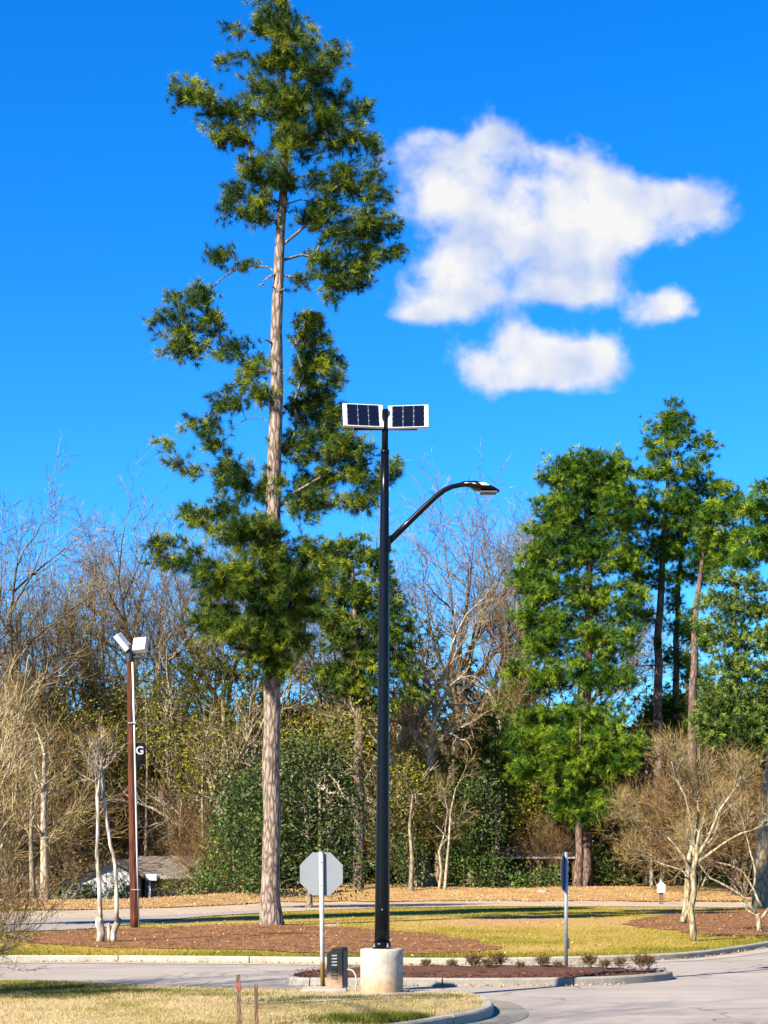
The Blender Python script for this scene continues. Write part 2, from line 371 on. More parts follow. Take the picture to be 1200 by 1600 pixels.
M['mulch_bits'] = mat_tint('pine straw', [(0, (.06, .024, .008)), (.5, (.26, .115, .035)), (1, (.60, .34, .14))], rough=.9)
M['dark_mulch'] = mat_ramp('bark mulch', [(0.25, (.045, .015, .007)), (0.5, (.12, .042, .018)), (0.75, (.20, .08, .035))], 3, bump=.8, dist=.05, fine=25)
M['dark_bits'] = mat_tint('bark chips', [(0, (.035, .013, .005)), (.6, (.16, .058, .022)), (1, (.36, .18, .085))], rough=.9)
M['litter'] = mat_ramp('leaf litter', [(0.2, (.26, .14, .045)), (0.5, (.46, .27, .10)), (0.8, (.60, .41, .19))], 0.9, bump=.9, dist=.08, fine=9)
M['litter_bits'] = mat_tint('fallen leaves', [(0, (.22, .095, .03)), (.5, (.48, .27, .095)), (1, (.70, .50, .25))], rough=.8)
M['pine_bark'] = mat_bark('pine bark', (.075, .050, .038), (.38, .295, .232), 7, 1.9)
M['pine_bark2'] = mat_bark('far pine bark', (.055, .036, .028), (.235, .155, .115), 5, 1.6)
M['bare_bark'] = mat_bark('grey brown bark', (.09, .066, .04), (.36, .285, .18), 6, 2, .4)
M['dark_bark'] = mat_bark('dark brown bark', (.05, .036, .024), (.23, .175, .11), 6, 2, .4)
M['pale_bark'] = mat_bark('pale bark', (.15, .115, .07), (.52, .43, .30), 6, 2, .3)
M['myrtle'] = mat_bark('smooth tan bark', (.10, .07, .035), (.44, .36, .22), 8, 2.5, .4)
M['myrtle_white'] = mat_bark('peeling whitish bark', (.19, .14, .10), (.60, .53, .43), 5, 1.2, .25)
M['twig'] = mat_tint('twigs', [(0, (.06, .04, .012)), (.5, (.19, .135, .045)), (1, (.42, .31, .12))], rough=.9, spec=.1)
M['twig_tan'] = mat_tint('tan twigs', [(0, (.11, .07, .02)), (.5, (.28, .195, .068)), (1, (.50, .37, .15))], rough=.9, spec=.1)
M['twig_red'] = mat_tint('russet twigs', [(0, (.055, .030, .010)), (.5, (.16, .092, .034)), (1, (.32, .20, .08))], rough=.9, spec=.1)
M['needle'] = mat_tint('pine needles', [(0, (.012, .044, .009)), (.5, (.066, .120, .011)), (1, (.34, .39, .022))], rough=.6, trans=.16, spec=.12)
M['needle_far'] = mat_tint('far pine needles', [(0, (.012, .056, .006)), (.5, (.080, .175, .011)), (1, (.32, .42, .024))], rough=.6, trans=.16, spec=.12)
M['needle_olive'] = mat_tint('olive needles', [(0, (.040, .058, .008)), (.5, (.14, .155, .016)), (1, (.33, .31, .035))], rough=.6, trans=.2, spec=.12)
M['needle_blue'] = mat_tint('cedar foliage', [(0, (.035, .085, .018)), (.5, (.13, .21, .040)), (1, (.36, .45, .05))], rough=.6, trans=.2, spec=.12)
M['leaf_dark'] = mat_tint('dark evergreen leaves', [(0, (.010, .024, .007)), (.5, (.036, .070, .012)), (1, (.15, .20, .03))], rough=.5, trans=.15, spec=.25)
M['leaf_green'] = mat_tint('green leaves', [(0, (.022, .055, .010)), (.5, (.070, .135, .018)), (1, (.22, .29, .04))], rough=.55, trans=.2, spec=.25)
M['leaf_olive'] = mat_tint('olive leaves', [(0, (.055, .068, .007)), (.5, (.20, .205, .016)), (1, (.44, .41, .035))], rough=.6, trans=.2, spec=.12)
M['leaf_yellow'] = mat_tint('yellow green leaves', [(0, (.10, .11, .02)), (.5, (.20, .20, .04)), (1, (.33, .30, .08))], rough=.6, trans=.25)
M['leaf_rust'] = mat_tint('rust coloured leaves', [(0, (.10, .05, .02)), (.5, (.24, .13, .05)), (1, (.40, .25, .10))], rough=.7, trans=.2)
M['wood_mass'] = mat_tint('wood beyond', [(0, (.025, .045, .006)), (.5, (.085, .105, .012)), (.8, (.17, .14, .03)), (1, (.28, .20, .07))], rough=.8, trans=.1, spec=.1)
M['black_paint'] = mat_plain('black powder coat', (.004, .0045, .006), .25, 0, .2, 6, spec=.16)
M['black_box'] = mat_plain('charcoal painted steel', (.022, .025, .028), .42, 0, .3, 7)
M['galv'] = mat_plain('galvanised steel', (.52, .53, .54), .42, .75, .18, 14)
M['alu'] = mat_plain('bare aluminium sheet', (.21, .23, .25), .6, .1, .08, 3)
M['alu_dark'] = mat_plain('shaded and dark grey aluminium', (.13, .145, .15), .6, .0, .1, 5, spec=.2)  # edge-on sign's shaded side put into the plate colour; also dark grey fittings
M['white'] = mat_plain('white paint', (.80, .79, .77), .4, 0, .04, 4)
M['panel_frame'] = mat_plain('pale anodised frame', (.62, .62, .62), .4, .1, .03, 4)
M['cell'] = mat_plain('solar cell', (.004, .006, .017), .2, 0, .3, 20, spec=.25)
M['busbar'] = mat_plain('busbar silver', (.42, .44, .50), .3, .5, .05, 10)
M['wood_pole'] = mat_bark('creosote pole wood', (.035, .010, .005), (.15, .048, .022), 14, .7, .5)
M['stake'] = mat_bark('weathered stake wood', (.09, .06, .04), (.30, .21, .14), 30, 4, .4)
M['post_wood'] = mat_bark('brown post wood', (.10, .05, .03), (.26, .15, .09), 20, 3, .4)
M['tape'] = mat_plain('faded red tape', (.42, .10, .06), .6, 0, .3, 30)
M['pvc'] = mat_plain('white conduit', (.74, .73, .71), .4, 0, .05, 5)
M['flex'] = mat_plain('grey conduit', (.42, .37, .29), .5, 0, .15, 20)
M['stop_red'] = mat_plain('red sign face', (.45, .02, .02), .4, 0, .05, 3)
M['banner'] = mat_plain('black banner cloth', (.006, .006, .008), .9, 0, .3, 9, spec=.1)
M['letter'] = mat_plain('white print', (.36, .36, .40), .7, 0, .06, 12)
M['house_wall'] = mat_plain('white painted siding', (.72, .69, .62), .7, 0, .05, 2)
M['house_grey'] = mat_plain('grey brick', (.28, .25, .22), .8, 0, .2, 6)
M['shingle'] = mat_ramp('roof shingles', [(0.3, (.13, .11, .095)), (0.55, (.22, .175, .14)), (0.75, (.36, .24, .16))], 1.1, bump=.4, fine=14)
M['roof_red'] = mat_ramp('leaf strewn roof', [(0.3, (.12, .06, .045)), (0.7, (.25, .14, .10))], 2, bump=.4, fine=14)
M['glass'] = mat_plain('dark window glass', (.03, .035, .04), .1, 0, .1, 2)
M['rock'] = mat_ramp('rock', [(0.3, (.28, .22, .15)), (0.7, (.45, .37, .28))], 5, bump=.5, fine=20)
# concrete footing and cabinet: red clay dust splashed up from the soil
def mat_splash(name, top, low, z0, z1, rough):
    m, nt, b = mat_new(name); N, L = nt.nodes, nt.links
    tc = N.new('ShaderNodeTexCoord'); sp = N.new('ShaderNodeSeparateXYZ'); L.new(tc.outputs['Object'], sp.inputs[0])
    nz = N.new('ShaderNodeTexNoise'); nz.inputs['Scale'].default_value = 5; nz.inputs['Detail'].default_value = 8; nz.inputs['Roughness'].default_value = .65; L.new(tc.outputs['Object'], nz.inputs['Vector'])
    a = N.new('ShaderNodeMath'); a.operation = 'MULTIPLY_ADD'; L.new(nz.outputs[0], a.inputs[0]); a.inputs[1].default_value = (z1 - z0) * 1.6; a.inputs[2].default_value = -(z1 - z0) * .8
    s = N.new('ShaderNodeMath'); s.operation = 'ADD'; L.new(a.outputs[0], s.inputs[0]); L.new(sp.outputs[2], s.inputs[1])
    mr = N.new('ShaderNodeMapRange'); mr.interpolation_type = 'SMOOTHSTEP'; mr.inputs[1].default_value = z0; mr.inputs[2].default_value = z1; L.new(s.outputs[0], mr.inputs[0])
    r = ramp(nt, [(0.0, low), (1.0, top)]); L.new(mr.outputs[0], r.inputs[0])
    n2 = N.new('ShaderNodeTexNoise'); n2.inputs['Scale'].default_value = 14; n2.inputs['Detail'].default_value = 8; L.new(tc.outputs['Object'], n2.inputs['Vector'])
    r2 = ramp(nt, [(0.3, (.98, .98, .98)), (0.65, (1.33, 1.33, 1.33))]); L.new(n2.outputs[0], r2.inputs[0])
    mx = N.new('ShaderNodeMix'); mx.data_type = 'RGBA'; mx.blend_type = 'MULTIPLY'; mx.inputs[0].default_value = 1; L.new(r.outputs[0], mx.inputs[6]); L.new(r2.outputs[0], mx.inputs[7])
    L.new(mx.outputs[2], b.inputs['Base Color']); b.inputs['Roughness'].default_value = rough; b.inputs['Specular IOR Level'].default_value = .2
    bp = N.new('ShaderNodeBump'); bp.inputs['Strength'].default_value = .25; bp.inputs['Distance'].default_value = .01; L.new(n2.outputs[0], bp.inputs['Height']); L.new(bp.outputs[0], b.inputs['Normal'])
    return m
M['footing'] = mat_splash('dusty concrete', (.54, .49, .40), (.50, .33, .19), 0.05, 0.46, .85)
M['cabinet'] = mat_splash('dusty charcoal steel', (.010, .012, .015), (.40, .26, .17), 0.06, 0.26, .5)
M['post_mud'] = mat_splash('galvanised post with ochre foot', (.50, .51, .52), (.36, .22, .055), 0.36, 0.48, .45)

# ------------------------------------------------------------------ the setting: ground, roads, kerbs, lawns
def bank0(X): return 93 - 17 * smooth((-2 - X) / 12)
def gz(X, Y):
    X = np.asarray(X, float); Y = np.asarray(Y, float)
    z = 0.13 + 0.05 * (fbm(X * .25, Y * .2, 5) - .5)
    b0 = bank0(X); left = smooth((-2 - X) / 12)
    z = z + (0.66 - 0.38 * left) * smooth((Y - b0) / 9)
    z = z - 1.1 * smooth((Y - b0 - 9) / 9) * smooth((-3 - X) / 5)
    return z
def gzs(x, y): return float(gz(x, y))

mb = MB(); mb.add([(-4000, -500, -.06), (4000, -500, -.06), (4000, 6000, -.06), (-4000, 6000, -.06)], [(0, 1, 2, 3)])
tag(mb.build('ground', M['soil']), 'bare soil reaching away under the trees', None, kind='structure')
n = 60
rx = np.linspace(-45, 45, n); ry = np.linspace(-6, 58, n); RX, RY = np.meshgrid(rx, ry)
ro = link('road', grid_mesh('road', RX, RY, RX * 0, M['asphalt'])); tag(ro, 'pale weathered asphalt road', kind='structure')

far_kerb = [gp(-700, 1500, .15), gp(-200, 1495, .15), gp(40, 1492, .15), gp(300, 1493.5, .15), gp(560, 1496, .15), gp(760, 1497, .15), gp(930, 1494, .15),
            gp(1050, 1490, .15), gp(1120, 1484, .15), gp(1200, 1472, .15), gp(1260, 1461, .15), gp(1330, 1449, .15), (22, 75)]
far_kerb = chaikin(far_kerb, 2)
FKX = np.array([p[0] for p in far_kerb]); FKY = np.array([p[1] for p in far_kerb])
def kerb_y(X): return np.interp(X, FKX, FKY)

def kerb_run(name, path, closed, mat, label, seg=3.0, width=.16, height=.15, sign=1, gutter=0, gmat=None):
    """kerb of separate cast lengths with open joints; inner side lies to the left of the path when sign=1"""
    root = bpy.data.objects.new(name, None); COL.objects.link(root); tag(root, label, kind='structure')
    pts = resample(path, .12, closed); N_ = len(pts)
    if closed: pts = pts + [pts[0]]
    nor = []
    for i in range(len(pts)):
        a = pts[max(i - 1, 0)]; b = pts[min(i + 1, len(pts) - 1)]
        if closed and (i == 0 or i == len(pts) - 1): a = pts[-2]; b = pts[1]
        t = Vector((b[0] - a[0], b[1] - a[1])).normalized(); nor.append(Vector((-t.y, t.x)) * sign)
    prof = [(0, -.05), (.015, height - .03), (.035, height - .006), (.06, height), (width - .02, height), (width, height - .012), (width, -.05)]
    per = max(2, int(seg / .12)); i = 0
    while i < len(pts) - 1:
        j = min(i + per, len(pts) - 1)
        if len(pts) - 1 - j < per * .4: j = len(pts) - 1
        mb = MB(); vs = []
        dz = random.uniform(-.004, .004)
        for k in range(i, j + 1):
            p = Vector(pts[k]); nn = nor[k]
            if k == i or k == j:
                q = Vector(pts[k + 1 if k == i else k - 1]); p = p + (q - p).normalized() * .012
            for (o, z) in prof: vs.append((p.x + nn.x * o, p.y + nn.y * o, z + dz))
        m_ = len(prof); L_ = j - i + 1
        fs = [(a * m_ + b, a * m_ + b + 1, (a + 1) * m_ + b + 1, (a + 1) * m_ + b) for a in range(L_ - 1) for b in range(m_ - 1)]
        fs += [tuple(range(m_)), tuple(range((L_ - 1) * m_, L_ * m_))]
        mb.add(vs, fs); mb.build('kerb_segment', mat, root)
        if gutter:
            gb = MB(); vs = []
            for k in range(i, j + 1):
                p = Vector(pts[k]); nn = nor[k]
                for o in (0.01, -gutter): vs.append((p.x + nn.x * o, p.y + nn.y * o, .006 + (0 if o > 0 else .002)))
            gb.add(vs, [(2 * a, 2 * a + 1, 2 * a + 3, 2 * a + 2) for a in range(L_ - 1)]); gb.build('gutter', gmat, root)
        i = j
    return root
kerb_run('kerb', far_kerb, False, M['kerb'], 'long cream concrete kerb along the front of the far lawn', 3.0, gutter=.62, gmat=M['gutter'])

# far lawn sheet, behind the kerb
cx = np.concatenate([np.linspace(-70, -24, 14)[:-1], np.linspace(-24, 21, 160), np.linspace(23, 90, 14)])
tt = np.concatenate([np.linspace(0, 1, 200) ** 1.35, [1.06, 1.2, 1.6]])
CX, TT = np.meshgrid(cx, tt)
KY = kerb_y(CX) + .15
CY = KY + TT * (112 - KY)
CZ = gz(CX, CY); CZ = CZ + (0.125 - CZ) * (1 - smooth((CY - KY) / .8))
def dryness(X, Y):
    d = .02 + 1.05 * fbm(X * .16, Y * .11, 21, 4) + .38 * np.exp(-((X - 3.0) / 4.5) ** 2 - ((Y - 62) / 4.5) ** 2)
    d = d + .34 * (fbm(X * .9, Y * .6, 31, 3) - .5)
    d = d - .33 * np.exp(-((Y - kerb_y(X)) / 2.4) ** 2)                 # greener by the kerb
    return np.clip(d, 0, 1)
lw = link('lawn', grid_mesh('lawn', CX, CY, CZ, M['lawn'], dryness(CX, CY))); tag(lw, 'patchy yellow green lawn beyond the kerb', kind='structure')

def sheet(name, outline, mat, label, off=.012, step=.5, ragged=.0, seed=0, kind='structure', zfun=gz, hump=0.0):
    """sheet that follows the ground inside an outline; rings from the edge to the centre"""
    o = np.array(resample(outline, step, True)); c = o.mean(0)
    if ragged:
        a = np.arange(len(o)) * step
        rr = 1 + ragged * (fbm(a * .7, a * 0 + seed, seed, 4) - .5) * 2
        o = c + (o - c) * rr[:, None]
    ks = np.concatenate([[1.0, .985], np.linspace(.95, .04, 16)])
    P = np.stack([c + (o - c) * k for k in ks])
    P = np.concatenate([P, P[:, :1]], 1)
    Z = zfun(P[..., 0], P[..., 1]) + off
    if hump:
        Z = Z + (hump * (1 - ks[:, None] ** 4)) * (.7 + .6 * fbm(P[..., 0] * 2.2, P[..., 1] * 2.2, seed, 3))
    ob = link(name, grid_mesh(name, P[..., 0], P[..., 1], Z, mat)); tag(ob, label, kind=kind)
    return ob, [tuple(p) for p in o]

Z0 = .14
# far road: two edges
lo_e = [(-120, 1470), (0, 1457), (80, 1455), (150, 1451), (200, 1445), (260, 1437), (330, 1431), (420, 1426), (520, 1421), (620, 1418.5), (800, 1416), (1000, 1416.5), (1200, 1419), (1400, 1421)]
hi_e = [(-120, 1437), (0, 1436), (80, 1434.5), (150, 1434), (200, 1432.5), (260, 1430), (330, 1427), (420, 1421), (520, 1416), (620, 1412.5), (800, 1410.5), (1000, 1410.5), (1200, 1412.5), (1400, 1414)]
sh_e = [(-120, 1427), (0, 1425), (80, 1423), (150, 1421), (200, 1418), (260, 1414), (330, 1411), (420, 1409.5), (520, 1409), (620, 1409.2), (800, 1408.5), (1000, 1408.6), (1200, 1410.5), (1400, 1412)]
def strip(name, A, B, mat, label, off, jag=0.0):
    A = [gp(a[0], a[1], Z0) for a in A]; B = [gp(b[0], b[1], Z0) for b in B]
    A = np.array(chaikin(A, 2)); B = np.array(chaikin(B, 2))
    if jag:
        i = np.arange(len(A)); B = B + np.stack([i * 0, jag * (fbm(i * .9, i * 0, 77, 3) - .5)], 1)
        A = A - np.stack([i * 0, jag * (fbm(i * .9, i * 0, 71, 3) - .5)], 1)
    k = np.linspace(0, 1, 14)[:, None, None]
    P = A[None] * (1 - k) + B[None] * k
    Z = gz(P[..., 0], P[..., 1]) + off
    ob = link(name, grid_mesh(name, P[..., 0], P[..., 1], Z, mat)); tag(ob, label, kind='structure')
    return [tuple(p) for p in A] + [tuple(p) for p in B[::-1]]
far_road = strip('far_road', lo_e[:8], hi_e[:8], M['back_asphalt'], 'grey far road bending away on the other side of the lawn', .030)
far_strip = strip('sandy_path', hi_e, sh_e, M['sand'], 'pale sandy verge along the far road', .022, .8)
far_strip2 = strip('sandy_verge', lo_e[7:], hi_e[7:], M['sand'], 'thin pale sandy track across the back of the lawn', .026)

bed1_px = [(20, 1464), (70, 1457), (150, 1452), (260, 1450), (380, 1444), (470, 1446), (560, 1450), (640, 1455), (710, 1463), (765, 1475), (775, 1483), (720, 1488), (600, 1489), (450, 1487), (300, 1483), (160, 1480), (60, 1475)]
bed1 = chaikin([gp(x, y, Z0) for x, y in bed1_px], 2, True)
_, bed1 = sheet('mulch_bed', bed1, M['mulch'], 'orange brown pine straw bed under the tall pine', .02, ragged=.09, seed=3)
bed2_px = [(1000, 1436), (1060, 1427), (1140, 1422), (1240, 1421), (1330, 1430), (1300, 1452), (1200, 1461), (1130, 1464), (1075, 1458), (1020, 1450), (960, 1443)]
bed2 = chaikin([gp(x, y, Z0) for x, y in bed2_px], 2, True)
_, bed2 = sheet('mulch_bed', bed2, M['mulch'], 'reddish brown mulch bed under the crape myrtles on the right', .02, ragged=.10, seed=9)
dirt_px = [(140, 1437), (420, 1430), (600, 1431), (760, 1433), (900, 1436), (980, 1440), (900, 1446), (760, 1449), (640, 1447), (500, 1440), (430, 1436)]
dirt = chaikin([gp(x, y, Z0) for x, y in dirt_px[1:-1]], 2, True)

# leafy bank at the back
bx = np.concatenate([np.linspace(-32, 26, 150)]); bt = np.linspace(0, 1, 40)
BX, BT = np.meshgrid(bx, bt); BY = bank0(BX) + .6 + (fbm(BX * .5, BX * 0, 44, 4) - .5) * 2.5 + BT * 24
lit = link('leafy_bank', grid_mesh('leafy_bank', BX, BY, gz(BX, BY) + .035 + .06 * fbm(BX * 1.7, BY * 1.7, 13, 3), M['litter'])); tag(lit, 'bank of orange brown fallen leaves before the trees', kind='structure')

# near grass with rounded kerbed nose
near_far_edge = [(-500, 1512), (-120, 1522), (0, 1527), (100, 1531), (200, 1537), (320, 1541), (420, 1545), (540, 1546.5), (640, 1547), (700, 1548)]
nose = [(742, 1550), (764, 1557), (774, 1566), (768, 1574), (742, 1581), (700, 1587), (664, 1594)]
near_poly = [gp(x, y, .13) for x, y in near_far_edge] + [gp(x, y, .13) for x, y in nose] + [(-.3, 21.6), (-3, 19.5), (-9, 16), (-24, 10)]
near_poly = chaikin(near_poly, 1, True)
def near_z(X, Y): return .118 + .05 * fbm(X * .5, Y * .5, 51, 3) * smooth((29.5 - Y) / 3) + 0 * np.asarray(X)
gx = np.linspace(-22, 2.2, 180); gy = np.linspace(12, 33, 150); GX, GY = np.meshgrid(gx, gy)
inside = pip(GX, GY, near_poly); cellmask = inside[:-1, :-1] | inside[1:, :-1] | inside[:-1, 1:] | inside[1:, 1:]
# snap by building rings instead of a raster so that the edge stays clean
o_ = np.array(resample(near_poly, .22, True)); c_ = np.array([-6.0, 23.0])
ks = np.concatenate([[1, .995], np.linspace(.985, .03, 60)])
P_ = np.stack([c_ + (o_ - c_) * k for k in ks]); P_ = np.concatenate([P_, P_[:, :1]], 1)
def near_dry(X, Y):
    d = .62 + .55 * (fbm(X * .8, Y * .55, 61, 4) - .5) + .35 * (fbm(X * 3, Y * 2, 63, 3) - .5)
    d = d - .42 * np.exp(-((X + 6.5) / 3.2) ** 2 - ((Y - 29.2) / 2.2) ** 2)
    d = d + .12 * np.exp(-((Y - 27.3) / .8) ** 2)
    return np.clip(d, 0, 1)
zz = near_z(P_[..., 0], P_[..., 1]); zz[0] = -.02; zz[1] -= .05
nl = link('near_lawn', grid_mesh('near_lawn', P_[..., 0], P_[..., 1], zz, M['near_lawn'], near_dry(P_[..., 0], P_[..., 1]))); tag(nl, 'dry tan lawn at the near side of the road', kind='structure')
nose_path = chaikin([gp(x, y, .15) for x, y in [(640, 1547.5), (700, 1548.5)] + nose] + [(-.3, 21.6), (-3, 19.5)], 2)
kerb_run('nose_kerb', nose_path, False, M['kerb'], 'rounded concrete kerb at the tip of the near lawn', 1.9, sign=-1, gutter=.5, gmat=M['gutter_dark'])
# bare sandy dirt round the lamp footing
pad_px = [(380, 1563), (440, 1557), (520, 1552), (600, 1551), (680, 1552), (720, 1556), (690, 1561), (560, 1563), (470, 1567), (390, 1570)]
padp = chaikin([gp(x, y, .14) for x, y in pad_px], 2, True)
_, padp = sheet('dirt_patch', padp, M['sand'], 'bare sandy dirt around the lamp footing', .014, .15, .06, 5, zfun=near_z)

# planted median
med = [(-1.55, 31.15), (-1.0, 31.0), (2, 31.0), (3.7, 31.25), (4.55, 31.7), (5.3, 32.5), (5.62, 33.15), (5.35, 33.7), (4.6, 34.15), (2, 34.5), (-.6, 34.3), (-1.5, 33.6), (-1.85, 32.6), (-1.8, 31.6)]
med_s = chaikin(med, 2, True)
kerb_run('median_kerb', med_s, True, M['kerb_old'], 'concrete kerb ringing the planted median island', 2.4, gutter=.0)
cm = np.array(med_s).mean(0)
inner = [tuple(cm + (np.array(p) - cm) * (1 - .13 / max(.3, np.linalg.norm(np.array(p) - cm)))) for p in med_s]
def med_z(X, Y): return .10 + 0 * np.asarray(X)
_, med_in = sheet('median_mulch', inner, M['dark_mulch'], 'dark red brown mulch filling the median island', .0, .2, 0, 8, zfun=med_z, hump=.14)

# ------------------------------------------------------------------ scattered grass, straw, leaves (uncountable)
def scatter(n, x0, x1, y0, y1, ok, rng, ypow=1.0):
    X = rng.uniform(x0, x1, n); Y = y0 + (y1 - y0) * rng.uniform(0, 1, n) ** ypow
    # keep what the frame (with a margin) can see
    k = (np.abs(X) < Y * .235 + 1.2) & ok(X, Y)
    return X[k], Y[k]
def blades(X, Y, Z, h0, h1, w, lean, rng, per=3):
    n = len(X); X = np.repeat(X, per) + rng.normal(0, .035, n * per); Y = np.repeat(Y, per) + rng.normal(0, .035, n * per); Z = np.repeat(Z, per)
    m = n * per; a = rng.uniform(0, 2 * np.pi, m); h = rng.uniform(h0, h1, m); l = rng.uniform(0, lean, m) * h; b = rng.uniform(0, 2 * np.pi, m)
    base = np.stack([X, Y, Z - .01], 1); d = np.stack([np.cos(a), np.sin(a), a * 0], 1) * w / 2
    tip = base + np.stack([np.cos(b) * l, np.sin(b) * l, h], 1)
    return np.stack([base - d, base + d, tip], 1).reshape(-1, 3)
def bits(X, Y, Z, l0, l1, w, rng, tilt=.35):
    n = len(X); a = rng.uniform(0, 2 * np.pi, n); L = rng.uniform(l0, l1, n) / 2; t = rng.normal(0, tilt, n); r = rng.normal(0, tilt, n)
    d = np.stack([np.cos(a) * np.cos(t), np.sin(a) * np.cos(t), np.sin(t)], 1) * L[:, None]
    e = np.stack([-np.sin(a) * np.cos(r), np.cos(a) * np.cos(r), np.sin(r)], 1) * w / 2
    c = np.stack([X, Y, Z + np.abs(d[:, 2]) + np.abs(e[:, 2])], 1)
    return np.stack([c - d, c + e, c + d, c - e], 1).reshape(-1, 4, 3).reshape(-1, 3)
def notin(*polys):
    def f(X, Y):
        k = np.ones(X.shape, bool)
        for p in polys: k &= ~pip(X, Y, p)
        return k
    return f
rng = np.random.default_rng(3)
ni = notin(bed1, bed2, far_road, far_strip, far_strip2)
ok = lambda X, Y: ni(X, Y) & (Y > kerb_y(X) + .2) & (Y < bank0(X) + 1.5)
X, Y = scatter(210000, -24, 24, 38, 96, ok, rng, 1.4)
keep = dryness(X, Y) < rng.uniform(.35, 1.15, len(X)); X, Y = X[keep], Y[keep]
V = blades(X, Y, gz(X, Y), .03, .075, .022, .9, rng, 2)
t = np.clip(np.repeat(dryness(X, Y), 2) + rng.normal(0, .13, len(X) * 2), 0, 1)
tag(link('grass', fast_mesh('grass', V, 3, M['grass'], t)), 'short patchy grass of the far lawn', kind='stuff')
inner_near = [tuple(np.array([-6., 23.]) + (np.array(p) - np.array([-6., 23.])) * .982) for p in near_poly]
ok = lambda X, Y: pip(X, Y, inner_near) & (~pip(X, Y, padp) | (rng.uniform(0, 1, X.shape) < .12))
X, Y = scatter(130000, -10, 2.2, 20.5, 30.8, ok, rng)
V = blades(X, Y, near_z(X, Y), .02, .055, .010, 1.3, rng, 2)
t = np.clip(np.repeat(near_dry(X, Y), 2) + rng.normal(0, .14, len(X) * 2), 0, 1)
tag(link('near_grass', fast_mesh('near_grass', V, 3, M['near_grass'], t)), 'short dry grass of the near lawn', kind='stuff')
# taller green weeds at the front edge
n = 5200; X = rng.normal(.42, .55, n); Y = rng.normal(22.75, .28, n); k = pip(X, Y, inner_near); X, Y = X[k], Y[k]
V = blades(X, Y, near_z(X, Y), .04, .12, .016, 1.0, rng, 3); t = np.clip(rng.normal(.14, .12, len(X) * 3), 0, 1)
tag(link('weeds', fast_mesh('weeds', V, 3, M['grass'], t)), 'green weeds by the tip of the near lawn', kind='stuff')
Xs, Ys = [], []
for (px, py, w) in [(455, 1562, .25), (485, 1561, .12), (525, 1561, .30), (560, 1562, .2), (655, 1560, .3), (690, 1558, .3), (430, 1566, .3), (120, 1553, .6), (60, 1560, .6), (240, 1550, .7), (330, 1556, .5)]:
    x, y = gp(px, py, .13); m = int(900 * w); Xs.append(rng.normal(x, w, m)); Ys.append(rng.normal(y, .22, m))
X = np.concatenate(Xs); Y = np.concatenate(Ys); k = pip(X, Y, inner_near); X, Y = X[k], Y[k]
V = blades(X, Y, near_z(X, Y), .03, .075, .012, 1.0, rng, 3); t = np.clip(rng.normal(.12, .12, len(X) * 3), 0, 1)
tag(link('green_grass', fast_mesh('green_grass', V, 3, M['grass'], t)), 'small tufts of green grass in the dry near lawn', kind='stuff')
# pine straw
def swell(poly, k): c = np.array(poly).mean(0); return [tuple(c + (np.array(p) - c) * k) for p in poly]
bed1w, bed2w = swell(bed1, 1.07), swell(bed2, 1.07)
inb = lambda X, Y: (pip(X, Y, bed1) | pip(X, Y, bed2) | ((pip(X, Y, bed1w) | pip(X, Y, bed2w)) & (rng.uniform(0, 1, X.shape) < .4))) & (Y > kerb_y(X) + .25)
X, Y = scatter(90000, -16, 20, 38, 85, inb, rng, 1.2)
V = bits(X, Y, gz(X, Y) + .018, .06, .2, .014, rng, .3)
tag(link('pine_straw', fast_mesh('pine_straw', V, 4, M['mulch_bits'], rng.beta(2, 2.4, len(X)))), 'loose pine straw on the mulch beds', kind='stuff')
X, Y = scatter(14000, -2, 6, 30, 35, lambda X, Y: pip(X, Y, inner), rng)
hz = .10 + .14 * .9
V = bits(X, Y, np.full(len(X), .17) + rng.uniform(-.06, .04, len(X)), .04, .11, .03, rng, .22)
tag(link('bark_mulch', fast_mesh('bark_mulch', V, 4, M['dark_bits'], rng.beta(2, 3, len(X)))), 'loose bark chips on the median', kind='stuff')
ok = lambda X, Y: (Y > bank0(X) + .2)
X, Y = scatter(100000, -27, 26, 74, 114, ok, rng, 1.1)
V = bits(X, Y, gz(X, Y) + .04, .05, .12, .05, rng, .6)
tag(link('fallen_leaves', fast_mesh('fallen_leaves', V, 4, M['litter_bits'], rng.beta(2, 2, len(X)))), 'fallen leaves covering the bank', kind='stuff')
# stray dry leaves on the lawn and along the gutters
X, Y = scatter(2600, -20, 20, 38, 92, lambda X, Y: Y > kerb_y(X) + .3, rng, 1.2)
V = bits(X, Y, gz(X, Y) + .03, .04, .09, .04, rng, .5)
tag(link('stray_leaves', fast_mesh('stray_leaves', V, 4, M['litter_bits'], rng.beta(2, 2, len(X)))), 'stray dry leaves on the far lawn', kind='stuff')
gxs = rng.uniform(-9, 10, 900); gys = kerb_y(gxs) - np.abs(rng.normal(0, .12, 900)) - .02
mx_ = rng.uniform(-1.5, 4.4, 260); my_ = np.interp(mx_, [-1.5, 2, 3.7, 4.5], [30.98, 30.93, 31.15, 31.55]) - np.abs(rng.normal(0, .07, 260))
X = np.concatenate([gxs, mx_]); Y = np.concatenate([gys, my_])
V = bits(X, Y, np.full(len(X), .012), .03, .09, .03, rng, .4)
tag(link('gutter_leaves', fast_mesh('gutter_leaves', V, 4, M['litter_bits'], rng.beta(2, 2, len(X)))), 'dry leaves and straw gathered in the gutters', kind='stuff')

